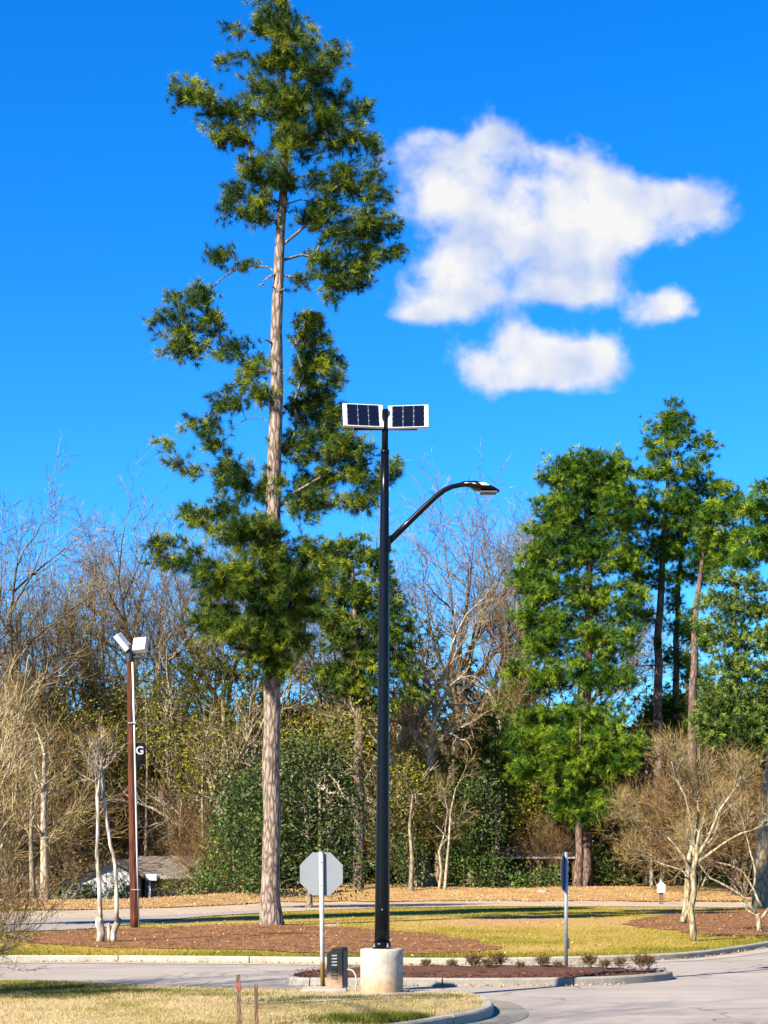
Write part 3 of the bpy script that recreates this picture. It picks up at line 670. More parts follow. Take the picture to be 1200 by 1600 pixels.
# ------------------------------------------------------------------ plants: growing skeletons, needles, leaves, twigs
def unit(a): return a / np.maximum(1e-9, np.linalg.norm(a, axis=-1, keepdims=True))
def tuft_needles(P, D, m, L, W, rng, spread=(.25, 1.45)):
    n = len(P); P = np.repeat(P, m, 0); D = np.repeat(unit(D), m, 0)
    r = unit(rng.normal(0, 1, (n * m, 3))); r = unit(r - D * (r * D).sum(1, keepdims=True))
    a = rng.uniform(*spread, n * m)[:, None]
    d = D * np.cos(a) + r * np.sin(a)
    l = (L * rng.uniform(.7, 1.15, n * m))[:, None]
    s = unit(np.cross(d, rng.normal(0, 1, (n * m, 3)))) * W / 2
    b = P + D * rng.uniform(-.12, .06, (n * m, 1))
    d = d + np.array([0, 0, -.10])
    return np.stack([b - s, b + s, b + d * l], 1).reshape(-1, 3)
def leaf_quads(P, D, L, W, rng, up=.6):
    n = len(P); d = unit(D + rng.normal(0, .6, (n, 3)))
    nn = unit(rng.normal(0, 1, (n, 3)) + np.array([0, 0, up])); s = unit(np.cross(nn, d))
    l = (L * rng.uniform(.65, 1.2, n))[:, None]; w = (W * rng.uniform(.7, 1.2, n))[:, None]
    return np.stack([P, P + d * l * .5 + s * w / 2, P + d * l, P + d * l * .5 - s * w / 2], 1).reshape(-1, 3)
def grow(trunk, limbs, targets, rng, step=.45, sag=.12, axis=None):
    """trunk: list of points; limbs: list of polylines; targets: (n,3). returns pos, parent, isT, tips"""
    pos, par = [], []
    def addpath(pts, parent):
        last = parent
        for p in pts: pos.append(p); par.append(last); last = len(pos) - 1
        return last
    dense = [np.array(trunk[0], float)]
    for a, b in zip(trunk[:-1], trunk[1:]):
        a, b = np.array(a, float), np.array(b, float); k = max(1, int(np.linalg.norm(b - a) / step))
        dense += [a + (b - a) * (i + 1) / k for i in range(k)]
    addpath(dense, -1); nT = len(pos)
    TR = np.array(dense)
    for l in limbs:
        l = [np.array(p, float) for p in l]; j = int(np.argmin(np.linalg.norm(TR - l[0], axis=1)))
        pts = []
        for a, b in zip(l[:-1], l[1:]):
            k = max(1, int(np.linalg.norm(b - a) / step)); pts += [a + (b - a) * (i + 1) / k for i in range(k)]
        addpath(pts, j)
    def rad(p):
        z = np.clip(p[..., 2], TR[0, 2], TR[-1, 2]); tx = np.interp(z, TR[:, 2], TR[:, 0]); ty = np.interp(z, TR[:, 2], TR[:, 1])
        return np.hypot(p[..., 0] - tx, p[..., 1] - ty)
    targets = targets[np.argsort(rad(targets))]
    cap = len(pos) + len(targets) * 14 + 10
    A = np.zeros((cap, 3)); A[:len(pos)] = pos; R = np.zeros(cap); R[:len(pos)] = rad(A[:len(pos)]); n = len(pos); par = par + [0] * (cap - n)
    tips = []
    low = TR[0, 2] + (TR[-1, 2] - TR[0, 2]) * .1
    for t in targets:
        d = np.linalg.norm(A[:n] - t, axis=1); rt = rad(t)
        c = d + .8 * np.maximum(0, R[:n] - rt) + .45 * np.maximum(0, A[:n, 2] - t[2] + .15 * (rt - R[:n])) + 50 * (A[:n, 2] < low)
        j = int(np.argmin(c)); a = A[j]; L = d[j]; k = min(13, max(1, int(L / step)))
        bend = np.array([0, 0, sag * L]) * rng.uniform(-.4, 1) + rng.normal(0, .05, 3) * L
        last = j
        for i in range(1, k + 1):
            u = i / k; p = a + (t - a) * u + bend * 4 * u * (1 - u) * .5 + (rng.normal(0, .03, 3) * step if i < k else 0)
            A[n] = p; R[n] = rad(p); par[n] = last; last = n; n += 1
        tips.append((last, (t - a) / max(L, 1e-6)))
    return A[:n], np.array(par[:n]), nT, tips
def skeleton_mesh(name, A, par, nT, trunk_r, tip_r, mat, expo=2.25, sides_t=14, gnarl=.0, min_r=0.0, fix=None):
    n = len(A); acc = np.full(n, 0.0); kids = [[] for _ in range(n)]
    for i in range(n):
        if par[i] >= 0: kids[par[i]].append(i)
    for i in range(n - 1, -1, -1):
        if not kids[i]: acc[i] += tip_r ** expo
        if par[i] >= 0: acc[par[i]] += acc[i]
    r = acc ** (1 / expo)
    zt = A[:nT, 2]; u = (zt - zt[0]) / max(1e-6, zt[-1] - zt[0])
    tr = np.interp(u, [k for k, _ in trunk_r], [v for _, v in trunk_r])
    r[:nT] = tr
    r[nT:] = np.minimum(r[nT:], .8 * np.interp(np.clip(A[nT:, 2], zt[0], zt[-1]), zt, tr) + .01)
    mb = MB(); done = np.zeros(n, bool)
    starts = [(0, -1)]
    while starts:
        s, p = starts.pop()
        chain = [] if p < 0 else [p]; rr = [] if p < 0 else [min(r[p], r[s] * 1.15)]
        i = s
        while True:
            chain.append(i); rr.append(r[i]); ks_ = kids[i]
            if not ks_: break
            m = i + 1 if (i < nT - 1 and i + 1 in ks_) else max(ks_, key=lambda k: r[k])
            for k in ks_:
                if k != m: starts.append((k, i))
            i = m
        if max(rr) < min_r or len(chain) < 2: continue
        rr[-1] *= .5
        big = max(rr); sd = sides_t if s == 0 else (8 if big > .09 else 5 if big > .03 else 3)
        mb.tube([A[q] for q in chain], rr, sd, cap=False)
    return mb.mesh(name, mat, True)

def px_targets(blobs, Y, rng, dens, zdepth=.8, minz=None):
    out = []
    s = F / Y
    for b in blobs:
        px, py, rx, ry = b[:4]; dy = b[4] if len(b) > 4 else 0.0; k = b[5] if len(b) > 5 else 1.0
        n = max(3, int(math.pi * rx * ry * dens * k))
        d = unit(rng.normal(0, 1, (n, 3))) * (rng.uniform(0, 1, (n, 1)) ** .42)
        X = wx(px, Y) + d[:, 0] * rx / s; Z = wz(py, Y) + d[:, 2] * ry / s; YY = Y + dy + d[:, 1] * max(rx, ry) / s * zdepth
        out.append(np.stack([X, YY, Z], 1))
    return np.concatenate(out)

def pine(label, px, base_py, Y, trunk_px, trunk_r, blobs, dens, rng, needle, bark, tufts=3, m=20, L=.24, W=.02, limbs=(), step=.5, spread=.28, tip_r=.012, group=None, stubs=(), zdepth=.8, name='pine_tree', dk=1.0):
    base = np.array([wx(px, Y), Y, gzs(wx(px, Y), Y) - .05])
    root = empty(name, tuple(base), label, 'tree', group)
    tr = [base] + [np.array([wx(x, Y), Y + random.uniform(-.05, .05), wz(y, Y)]) for x, y in trunk_px]
    tw_ = [tr[0]]
    for a_, b_ in zip(tr[:-1], tr[1:]):
        k_ = max(1, int(np.linalg.norm(b_ - a_) / 1.4)); tw_ += [a_ + (b_ - a_) * (i + 1) / k_ + np.array([rng.normal(0, .035), rng.normal(0, .035), 0]) for i in range(k_)]
    tr = tw_
    lim = [[np.array([wx(p[0], Y), Y + (p[2] if len(p) > 2 else 0), wz(p[1], Y)]) for p in l] for l in limbs]
    T = px_targets(blobs, Y, rng, dens * dk, zdepth)
    A, par, nT, tips = grow(tr, lim, T, rng, step)
    tm = skeleton_mesh('trunk', A - base, par, nT, trunk_r, tip_r, bark)
    link('trunk', tm, root)
    P = np.array([A[i] for i, _ in tips]); D = unit(np.array([d for _, d in tips]) + np.array([0, 0, .25]))
    Ps, Ds, Ts = [], [], []
    tb = rng.beta(1.2, 1.5, len(P))
    for k in range(tufts):
        j = rng.normal(0, spread, (len(P), 3)); j[:, 2] *= .7
        if k == 0: j *= .15
        Ps.append(P + j - D * (k * .05)); Ds.append(unit(D + unit(j + 1e-6) * .6 + rng.normal(0, .3, (len(P), 3)))); Ts.append(np.clip(tb + rng.normal(0, .12, len(P)), 0, 1))
    P = np.concatenate(Ps); D = np.concatenate(Ds); t = np.concatenate(Ts)
    V = tuft_needles(P, D, m, L, W, rng)
    cr = link('crown', fast_mesh('crown', V - base, 3, needle, np.repeat(t, m) + rng.normal(0, .06, len(P) * m)), root)
    if len(stubs):
        mb = MB()
        for (x0, y0, x1, y1, r) in stubs:
            a = Vector((wx(x0, Y), Y - .1, wz(y0, Y))) - Vector(base); b = Vector((wx(x1, Y), Y - .35, wz(y1, Y))) - Vector(base)
            sb = MB(); sb.tube([a, a.lerp(b, .5) + Vector((0, 0, .03)), b], [r, r * .8, r * .4], 6); sb.build('broken_branch', bark, root)
    return root

def broadleaf(name, label, px, Y, trunk_px, trunk_r, blobs, dens, rng, leafmat, bark, per=14, L=.17, W=.09, spread=.30, step=.5, group=None, cat='tree', up=.7, base_z=None, tip_r=.01, zdepth=.8, woody=True):
    x0 = wx(px, Y); base = np.array([x0, Y, (gzs(x0, Y) if base_z is None else base_z) - .05])
    root = empty(name, tuple(base), label, cat, group)
    tr = [base] + [np.array([wx(x, Y), Y, wz(y, Y)]) for x, y in trunk_px]
    T = px_targets(blobs, Y, rng, dens, zdepth); T = T[T[:, 2] > base[2] + .12]
    A, par, nT, tips = grow(tr, [], T, rng, step)
    if woody: link('trunk', skeleton_mesh('trunk', A - base, par, nT, trunk_r, tip_r, bark), root)
    P = np.array([A[i] for i, _ in tips]); D = unit(np.array([d for _, d in tips]))
    tb = np.repeat(rng.beta(2, 2, len(P)), per); P = np.repeat(P, per, 0); D = np.repeat(D, per, 0)
    off = rng.normal(0, spread, P.shape); P = P + off; P[:, 2] = np.maximum(P[:, 2], base[2] + .08)
    V = leaf_quads(P, unit(off) + D * .3, L, W, rng, up)
    link('crown', fast_mesh('crown', V - base, 4, leafmat, np.clip(tb * .6 + rng.beta(2, 2, len(P)) * .4, 0, 1)), root)
    return root

def rot_about(v, axis, a): return Matrix.Rotation(a, 3, axis) @ v
class Bare:
    """recursive bare plant: tubes for wood, thin slips for the last twigs"""
    def __init__(s, rnd, kids, ratio, ang, wig, trop, tw, twl, minr, seg=5):
        s.r = rnd; s.kids = kids; s.ratio = ratio; s.ang = ang; s.wig = wig; s.trop = trop; s.tw = tw; s.twl = twl; s.minr = minr; s.mb = MB(); s.tips = []; s.seg = seg
    def branch(s, p, d, L, r, lvl, bare_frac=.25):
        R = s.r; n = s.seg if lvl < 2 else 4
        pts = [p.copy()]; rad = [r]; dd = d.normalized(); dirs = [dd.copy()]
        for i in range(n):
            w = s.wig * (1 if lvl else .45)
            dd = (dd + Vector((R.gauss(0, w), R.gauss(0, w), R.gauss(0, w) + s.trop[min(lvl, len(s.trop) - 1)]))).normalized()
            p = p + dd * (L / n); pts.append(p.copy()); rad.append(max(s.minr, r * (1 - .62 * (i + 1) / n))); dirs.append(dd.copy())
        sides = 10 if r > .12 else 7 if r > .06 else 4 if r > .02 else 3
        s.mb.tube(pts, rad, sides, cap=False)
        last = lvl >= len(s.kids)
        if last:
            for k in range(s.tw):
                f = R.uniform(.15, 1); i = min(n - 1, int(f * n)); q = pts[i].lerp(pts[i + 1], f * n - i)
                s.tips.append((q, dirs[i]))
            return
        k = s.kids[lvl]; k = R.randint(max(1, k - 1), k + 1)
        ph = R.uniform(0, 6.28)
        for c in range(k):
            f = bare_frac + (1 - bare_frac) * (c + R.uniform(.2, .9)) / k; f = min(f, .995)
            i = min(n - 1, int(f * n)); q = pts[i].lerp(pts[i + 1], f * n - i); base = dirs[i + 1]
            ax = base.orthogonal().normalized(); ph += 2.4 + R.gauss(0, .4); ax = rot_about(ax, base, ph)
            nd = rot_about(base, ax, R.uniform(*s.ang)); rr = rad[i] * (1 - .0 * f)
            s.branch(q, nd, L * s.ratio * R.uniform(.75, 1.15) * (1.12 - .45 * f * (lvl > 0)), max(s.minr, rr * R.uniform(.5, .72)), lvl + 1, .15)
        # leader carries on
        s.branch(pts[-1], dirs[-1], L * s.ratio * R.uniform(.7, 1.0), max(s.minr, rad[-1] * .95), lvl + 1, .15)
    def twig_mesh(s, mat, rng, w=.012, fork=3):
        P = np.array([list(a) for a, _ in s.tips]); D = np.array([list(b) for _, b in s.tips])
        n = len(P); d1 = unit(D + rng.normal(0, .55, (n, 3)) + np.array([0, 0, .18])); l1 = s.twl * rng.uniform(.5, 1.2, (n, 1))
        out = []; tin = []
        def slip(a, d, l, w_):
            sd = unit(np.cross(d, rng.normal(0, 1, d.shape))) * w_ / 2
            out.append(np.stack([a - sd, a + sd, a + d * l], 1))
        tb = rng.beta(2, 2, n); slip(P, d1, l1, w); tin.append(tb)
        for k in range(fork):
            f = rng.uniform(.3, .9, (n, 1)); d2 = unit(d1 + rng.normal(0, .6, (n, 3)) + np.array([0, 0, .12])); slip(P + d1 * l1 * f, d2, l1 * rng.uniform(.35, .75, (n, 1)), w * .75); tin.append(np.clip(tb + rng.normal(0, .15, n), 0, 1))
        return fast_mesh('twigs', np.concatenate(out).reshape(-1, 3), 3, mat, np.concatenate(tin))

def bare_mesh(seed, height, bole, r0, kids, ratio=.62, ang=(.35, .95), wig=.16, trop=(.02, .05, .05, .03), tw=5, twl=.9, minr=.008, lean=(0, 0), stems=1, bark='bare_bark', twig='twig', w=.016, fork=3, stem_ang=.25, first=.45):
    """height is the reach the plant is scaled to"""
    R = random.Random(seed); b = Bare(R, kids, ratio, ang, wig, trop, tw, twl, minr)
    for k in range(stems):
        a = 2 * math.pi * k / max(1, stems) + R.uniform(-.4, .4)
        d = Vector((lean[0], lean[1], 1)) + (Vector((math.cos(a), math.sin(a), 0)) * stem_ang * R.uniform(.6, 1.2) if stems > 1 else Vector())
        b.branch(Vector((math.cos(a), math.sin(a), 0)) * (r0 * 1.2 if stems > 1 else 0), d, bole, r0 * R.uniform(.8, 1.1), 0, first)
    top = max(v[2] for v in b.mb.v) + twl * .3; k = height / top
    b.mb.v = [(v[0] * k, v[1] * k, v[2] * k) for v in b.mb.v]; b.tips = [(p * k, d) for p, d in b.tips]
    return b.mb.mesh('branches', M[bark], True), b.twig_mesh(M[twig], np.random.default_rng(seed), w, fork)
def place_bare(name, label, meshes, x, y, z=None, rz=0., sc=1., cat='tree', group=None, part='trunk', tilt=(0, 0)):
    root = empty(name, (x, y, (gzs(x, y) if z is None else z) - .06), label, cat, group, rz)
    root.scale = (sc, sc, sc) if not hasattr(sc, '__len__') else sc
    root.rotation_euler = (tilt[0], tilt[1], rz)
    link(part, meshes[0], root); link('crown', meshes[1], root)
    return root

# ------------------------------------------------------------------ the tall pine
rng = np.random.default_rng(5)
hero = [(430,12,42,30),(445,50,55,34),(470,90,62,34),(405,98,40,28),(522,88,22,20),(435,145,62,38),(505,140,55,34),(572,160,22,18),(360,50,12,14,0,.6),(345,98,20,14,0,.7),
 (320,148,46,24),(290,140,22,18),(276,132,12,10,0,1.5),(350,178,45,26),(340,212,34,22),(375,200,30,22),
 (480,185,62,32),(540,205,48,32),(580,235,24,24),(562,268,40,24),(470,225,40,25,0,.6),
 (445,220,30,26,-.8),(448,170,26,26,-.8),(420,272,46,28,-.6),(378,292,36,22),(402,325,40,32),(358,325,24,22,0,.8),(440,300,26,26,-.8),
 (520,290,48,30),(582,305,30,22),(545,345,64,32),(602,352,28,22),(582,388,40,28),(540,395,55,32),(500,325,36,28),(520,438,34,28),(565,432,25,25),(523,470,14,14),(625,385,10,10),
 (474,436,13,10),(343,395,22,22,0,1.2),(380,410,16,12,0,.5),(288,462,38,26),(252,496,28,14),(310,500,42,28),(282,545,34,26),(270,530,24,20),(358,538,36,20),(400,572,36,22),
 (480,497,34,32,1.6,1.3),(498,545,40,40,1.8,1.3),(505,600,40,42,1.8,1.3),(470,620,28,30,1.5,1.2),(512,648,36,32,1.5,1.2),(470,560,20,34,1.6,1.2),
 (388,612,38,26),(348,622,30,22),(310,660,38,18),(258,690,20,11),(330,690,28,16),(282,722,24,12),(300,735,16,8,0,.6),
 (360,730,46,34),(402,760,44,34),(470,690,32,34,.4,1.5),(490,735,46,34,.4,1.5),(540,702,46,34,0,1.5),(572,742,42,30,0,1.4),(612,730,18,22,0,1.3),(555,785,40,22,0,1.3),(480,785,36,26,0,1.3),
 (320,808,46,24),(262,852,32,20),(292,882,38,24),(345,800,30,28),(250,880,22,14,0,.6),
 (392,845,56,36,-1.6,1.7),(350,915,50,42,-1.2,1.7),(425,915,52,50,-2,1.9),(392,985,54,40,-1.4,1.7),(450,1000,44,38,-1.4,1.7),(500,880,52,34,-.8,1.5),(430,1040,36,22,-1.2,1.7),(330,965,34,26,-.8,1.5),(475,945,46,40,-1.2,1.6),(428,860,22,30,-1.8,1.6)]
pine('tall straight pine with a bare pinkish trunk rising above everything else', 425, 1447, 58.2,
     [(424, 1410), (423.5, 1200), (425, 1000), (428, 800), (432, 600), (437, 430), (443, 300), (447, 190), (443, 90), (437, 0), (435, -22)],
     [(0, .44), (.015, .35), (.06, .30), (.35, .27), (.55, .225), (.7, .175), (.82, .12), (.93, .07), (1, .02)], hero, .0054, rng, M['needle'], M['pine_bark'],
     tufts=8, m=34, L=.26, W=.0155, spread=.165, step=.42,
     limbs=[[(435, 427), (418, 417), (395, 416), (370, 421), (345, 436), (322, 460), (303, 482)], [(425, 582), (405, 580), (385, 586), (362, 602), (345, 632), (332, 665), (322, 690)],
            [(444, 382), (462, 366), (478, 352), (500, 346), (520, 350, -.3)], [(442, 325), (470, 312), (500, 318), (545, 322)], [(428, 660), (408, 652), (385, 655), (350, 672)], [(445, 200), (420, 185), (390, 176), (340, 165)],
            [(446, 245), (470, 225), (510, 205), (560, 180)], [(440, 400), (470, 395, .2), (510, 400, .3), (550, 410, .2)], [(425, 800), (460, 770), (520, 735), (580, 735)], [(424, 870), (380, 850), (310, 850)], [(424, 900), (460, 880), (510, 870)], [(424, 960), (390, 930), (350, 910)]],
     stubs=[(435, 428, 412, 445, .05), (412, 445, 405, 454, .035), (428, 540, 414, 535, .05), (432, 455, 424, 452, .03), (427, 770, 418, 775, .05), (434, 460, 445, 456, .03)])

# ------------------------------------------------------------------ pines of the far bank
rng = np.random.default_rng(17)
YB = 104.0
kw = dict(needle=M['needle_far'], bark=M['pine_bark2'], tufts=8, m=22, L=.38, W=.033, spread=.25, step=.7, tip_r=.016)
kw['dk'] = 1.3
round_pine = pine('dense round topped pine with a double trunk behind the edge-on sign', 914, 1387, YB,
     [(915, 1300), (914, 1150), (918, 1000), (921, 880), (922, 780), (925, 705)], [(0, .52), (.05, .40), (.4, .32), (.75, .2), (1, .03)],
     [(925,725,58,34),(880,745,45,40),(965,750,40,40),(930,790,80,50),(870,800,35,35),(985,800,30,40),(855,780,22,14,0,.7),(848,830,32,18),(880,855,60,38),(940,860,60,40),(985,870,30,30),(835,870,32,22),(815,905,22,18),
      (850,915,52,34),(905,930,50,34),(965,935,46,32),(840,960,44,26),(890,990,56,34),(950,1000,50,34),(845,1010,36,26),(985,970,26,22),(900,1050,60,30),(960,1060,40,24),(850,1060,36,20),(800,1045,24,16,0,.8),
      (880,1120,60,30),(945,1120,42,28),(830,1120,30,18)], .0085, rng, limbs=[[(915, 1340), (905, 1300), (900, 1250), (897, 1150), (900, 1050)]], **kw)
pine('bright green lower pine growing under the round topped pine', 902, 1386, YB - 1.5, [(904, 1330), (900, 1240), (905, 1180), (908, 1120)], [(0, .3), (.3, .22), (.8, .12), (1, .03)],
     [(870,1160,50,26),(930,1165,46,26),(840,1190,40,20),(890,1200,60,26),(960,1190,42,24),(990,1165,24,16),(825,1205,30,16),(900,1235,52,20),(945,1250,34,20),(880,1262,26,16),(925,1275,30,14),(815,1150,24,14)], .010, rng, **kw)
pine('tallest sparse pine of the group on the right, with a thin open top', 1028, 1390, YB + 2,
     [(1027, 1250), (1028, 1000), (1036, 850), (1045, 740), (1048, 630)], [(0, .36), (.3, .30), (.7, .18), (1, .02)],
     [(1047,640,18,16),(1030,660,24,18),(1070,660,26,20),(1045,690,40,24),(1095,690,24,16),(1110,712,16,12),(1020,700,20,14),(1050,730,44,24),(1090,740,28,18),(1020,745,24,18),(1050,775,40,22),(1010,790,26,22),(1030,820,36,24),(1070,810,30,20),(1015,860,34,26),(1050,860,26,20),(1000,910,30,26),(1040,905,22,18),(1010,960,26,18,0,.7),(1030,1000,20,14,0,.6)], .0068, rng, **kw)
pine('straight dark trunked pine second from the right in the pine group', 1052, 1390, YB + 4,
     [(1052, 1250), (1057, 1000), (1063, 880), (1075, 770)], [(0, .32), (.3, .26), (.7, .16), (1, .03)],
     [(1075,780,36,20),(1105,760,26,16),(1085,815,46,28),(1130,790,30,20),(1060,850,34,26),(1105,860,46,30),(1085,900,36,22),(1050,930,24,16,0,.8),(1060,970,30,18),(1090,1000,30,18),(1050,1030,30,18),(1085,1050,28,18),(1045,1090,30,24),(1065,1130,30,20,0,.8),(1020,1110,24,18,0,.8)], .0075, rng, **kw)
pine('leaning pine with foliage only near its top at the right of the pine group', 1082, 1390, YB + 1, [(1080, 1250), (1084, 1080), (1088, 950), (1100, 850), (1125, 770)], [(0, .36), (.3, .30), (.7, .18), (1, .03)],
     [(1130,760,24,14),(1120,800,36,22),(1155,790,28,20),(1140,840,44,26),(1100,830,24,18),(1110,875,36,20),(1160,870,34,20),(1075,960,16,10,0,.6),(1100,980,18,12,0,.5)], .0078, rng, **kw)
pine('big grey trunked pine cut by the right edge of the picture', 1188, 1419, 81, [(1190, 1350), (1205, 1200), (1224, 1000), (1228, 850), (1226, 760)], [(0, .44), (.03, .36), (.4, .28), (.8, .17), (1, .05)],
     [(1190,765,24,14),(1165,790,28,16),(1205,800,34,22),(1180,835,34,20),(1215,850,40,24),(1170,870,30,14),(1230,780,30,24)], .0085, rng, needle=M['needle_far'], bark=M['bare_bark'], tufts=8, m=20, L=.34, W=.036, spread=.24, step=.6, tip_r=.014)
# the dark pine right behind the tall one
pine('dark bushy pine standing behind the tall pine and the lamp post', 560, 1392, 100, [(562, 1300), (560, 1150), (556, 1000), (552, 900), (548, 840)], [(0, .34), (.4, .28), (.8, .14), (1, .03)],
     [(548,850,40,18),(510,870,40,24),(590,870,34,22),(545,900,60,30),(610,905,24,24),(560,940,64,34),(615,960,34,30),(520,960,44,30),(575,990,60,34),(630,1000,26,26),(540,1020,46,30),(600,1040,44,28),(560,1070,50,26),(640,1050,26,22),(510,1060,30,22),(655,1085,26,18),(600,1100,30,18)], .0085, rng,
     needle=M['needle'], bark=M['pine_bark2'], tufts=8, m=20, L=.34, W=.038, spread=.25, step=.65, tip_r=.014)
kw2 = dict(needle=M['needle_olive'], bark=M['bare_bark'], tufts=5, m=16, L=.42, W=.040, spread=.40, step=.8, tip_r=.016, name='evergreen_tree')
pine('thin olive evergreen behind the tall pine trunk, left of it', 345, 1398, 110, [(346, 1290), (350, 1150), (348, 1030), (345, 960)], [(0, .28), (.5, .2), (1, .03)],
     [(345,965,34,22),(320,1000,44,24),(370,1000,30,22),(300,1040,40,20),(350,1045,46,26),(385,1060,24,24),(285,1075,34,16),(330,1090,44,22),(380,1110,26,24),(300,1125,36,20),(350,1140,36,22)], .0058, rng, **kw2)
pine('olive evergreen behind the wooden pole and its two lights', 262, 1400, 116, [(262, 1290), (258, 1150), (256, 1060)], [(0, .24), (.5, .18), (1, .03)],
     [(255,1065,30,18),(230,1090,34,18),(275,1100,34,20),(245,1125,44,22),(290,1140,32,18),(225,1150,36,20),(262,1170,44,22),(300,1180,30,18),(225,1195,34,20),(275,1215,40,22)], .0062, rng, **kw2)
pine('dark evergreen behind the bare trees at the far left', 135, 1405, 112, [(135, 1290), (132, 1150), (128, 1050)], [(0, .24), (.5, .18), (1, .03)],
     [(128,1050,28,18,0,.8),(100,1080,36,20),(150,1090,34,18),(125,1120,44,22),(85,1140,34,22),(165,1140,28,18),(120,1170,46,24),(70,1190,34,24),(150,1200,40,24),(100,1230,44,24)], .0052, rng, **kw2)
kw3 = dict(needle=M['needle_far'], bark=M['pine_bark2'], tufts=5, m=20, L=.40, W=.036, spread=.34, step=.7, tip_r=.016, name='evergreen_tree')
pine('small dark green evergreen left of the round topped pine', 778, 1391, 106, [(778, 1330), (776, 1220), (772, 1120)], [(0, .22), (.5, .15), (1, .03)],
     [(770,1120,30,18),(740,1150,38,18),(800,1145,36,20),(770,1175,44,22),(725,1185,30,16),(815,1185,28,18),(760,1210,42,20),(800,1225,34,18)], .0075, rng, **kw3)
pine('green pine boughs between the lamp arm and the round topped pine', 818, 1391, 112, [(818, 1300), (820, 1150), (822, 1020)], [(0, .24), (.5, .16), (1, .03)],
     [(820,1025,24,14,0,.8),(800,1050,32,16),(835,1055,28,16),(790,1075,28,14),(825,1085,32,16),(805,1105,34,14)], .0065, rng, **kw3)
kw4 = dict(needle=M['needle_olive'], bark=M['bare_bark'], tufts=5, m=10, L=.5, W=.09, spread=.55, step=1.0, tip_r=.018, name='evergreen_tree')
def backpine(label, px, top, half, Y, seed):
    r_ = np.random.default_rng(seed); bl = []
    y = top + 12; k = 0
    while y < 1330:
        w = half * min(1.0, .3 + (y - top) / 160.0); 
        for q in range(max(1, int(w / 26))): bl.append((px + r_.uniform(-w, w), y + r_.uniform(-12, 12), 30, 17))
        y += 20
    pine(label, px, 1395, Y, [(px + 3, 1250), (px - 2, 1120), (px, top + 5)], [(0, .26), (.5, .18), (1, .03)], bl, .0042, r_, **kw4)
backpine('dim evergreen deep in the wood at the left edge', 40, 1040, 70, 120, 1)
backpine('dim evergreen deep in the wood above the house', 195, 1075, 60, 124, 2)
backpine('dim evergreen deep in the wood left of the tall pine', 395, 1010, 60, 121, 3)
backpine('dim evergreen deep in the wood behind the tall pine trunk', 470, 1030, 60, 125, 7)
backpine('dim evergreen deep in the wood behind the lamp post', 560, 1010, 60, 126, 8)
backpine('dim evergreen deep in the wood left of the round topped pine', 815, 1000, 60, 126, 9)
backpine('dim evergreen deep in the wood right of the lamp post', 650, 985, 55, 123, 4)
backpine('dim evergreen deep in the wood below the lamp head', 735, 1020, 60, 124, 5)
backpine('dim evergreen deep in the wood behind the pine trunks', 1010, 1070, 70, 124, 6)
backpine('dim evergreen deep in the wood between the right pine trunks', 1075, 985, 60, 125, 10)
# conical cedar at the right edge
pine('full bluish green cedar at the right edge behind the bare myrtles', 1150, 1391, 97, [(1150, 1300), (1150, 1100), (1150, 960), (1148, 895)], [(0, .28), (.5, .2), (1, .03)],
     [(1140,905,28,14),(1180,910,30,16),(1115,935,28,18),(1160,945,46,22),(1200,950,34,24),(1120,985,36,24),(1170,995,46,26),(1215,1000,34,28),(1130,1035,34,26),(1180,1045,46,26),(1225,1055,34,30),(1125,1085,40,26),(1175,1095,50,26),(1215,1110,40,28),(1105,1120,34,20),(1150,1135,50,26),(1200,1150,46,28),(1115,1155,30,16)], .0105, rng,
     needle=M['needle_blue'], bark=M['pine_bark2'], tufts=6, m=18, L=.26, W=.045, spread=.26, dk=1.5, step=.6, tip_r=.012, name='cedar_tree')

# ------------------------------------------------------------------ broadleaf evergreens, shrubs, thickets
rng = np.random.default_rng(23)
broadleaf('evergreen_tree', 'big dark leaved evergreen behind the stop sign, its stem in shade', 483, 81, [(483, 1380), (480, 1300), (476, 1220), (474, 1170)], [(0, .17), (.3, .13), (1, .03)],
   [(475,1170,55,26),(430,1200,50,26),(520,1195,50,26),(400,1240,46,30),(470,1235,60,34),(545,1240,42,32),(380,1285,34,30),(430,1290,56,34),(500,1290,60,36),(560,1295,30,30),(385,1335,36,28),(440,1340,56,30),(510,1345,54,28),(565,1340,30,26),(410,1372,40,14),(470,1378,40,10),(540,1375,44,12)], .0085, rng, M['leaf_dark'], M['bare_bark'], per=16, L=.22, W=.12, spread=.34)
broadleaf('laurel_shrub', 'bright green leafy shrub at the left foot of the tall pine trunk', 365, 93, [(365, 1380), (365, 1340)], [(0, .06), (1, .03)],
   [(345,1350,30,26),(385,1345,34,30),(330,1378,26,14),(370,1380,44,14),(400,1370,26,18),(360,1310,30,26),(395,1300,26,26)], .011, rng, M['leaf_green'], M['bare_bark'], per=14, L=.22, W=.12, cat='shrub')
broadleaf('holly_tree', 'dark green evergreen directly left of the tall pine trunk', 380, 97, [(380, 1370), (380, 1280), (378, 1230)], [(0, .1), (1, .03)],
   [(378,1225,34,26),(360,1255,30,26),(395,1250,30,28),(375,1290,44,28),(400,1310,30,24),(355,1300,24,22)], .0105, rng, M['leaf_dark'], M['bare_bark'], per=14, L=.24, W=.13, spread=.4)
broadleaf('olive_tree', 'pale olive leaved tree rising over the dark evergreen behind the stop sign', 500, 97, [(500, 1340), (500, 1220), (498, 1150)], [(0, .14), (1, .03)],
   [(498,1120,40,20,0,.7),(460,1140,40,22),(540,1135,36,22),(490,1165,60,26),(550,1170,34,26),(445,1180,30,20),(570,1130,24,24,0,.7)], .0095, rng, M['leaf_olive'], M['bare_bark'], per=11, L=.22, W=.10, spread=.45)
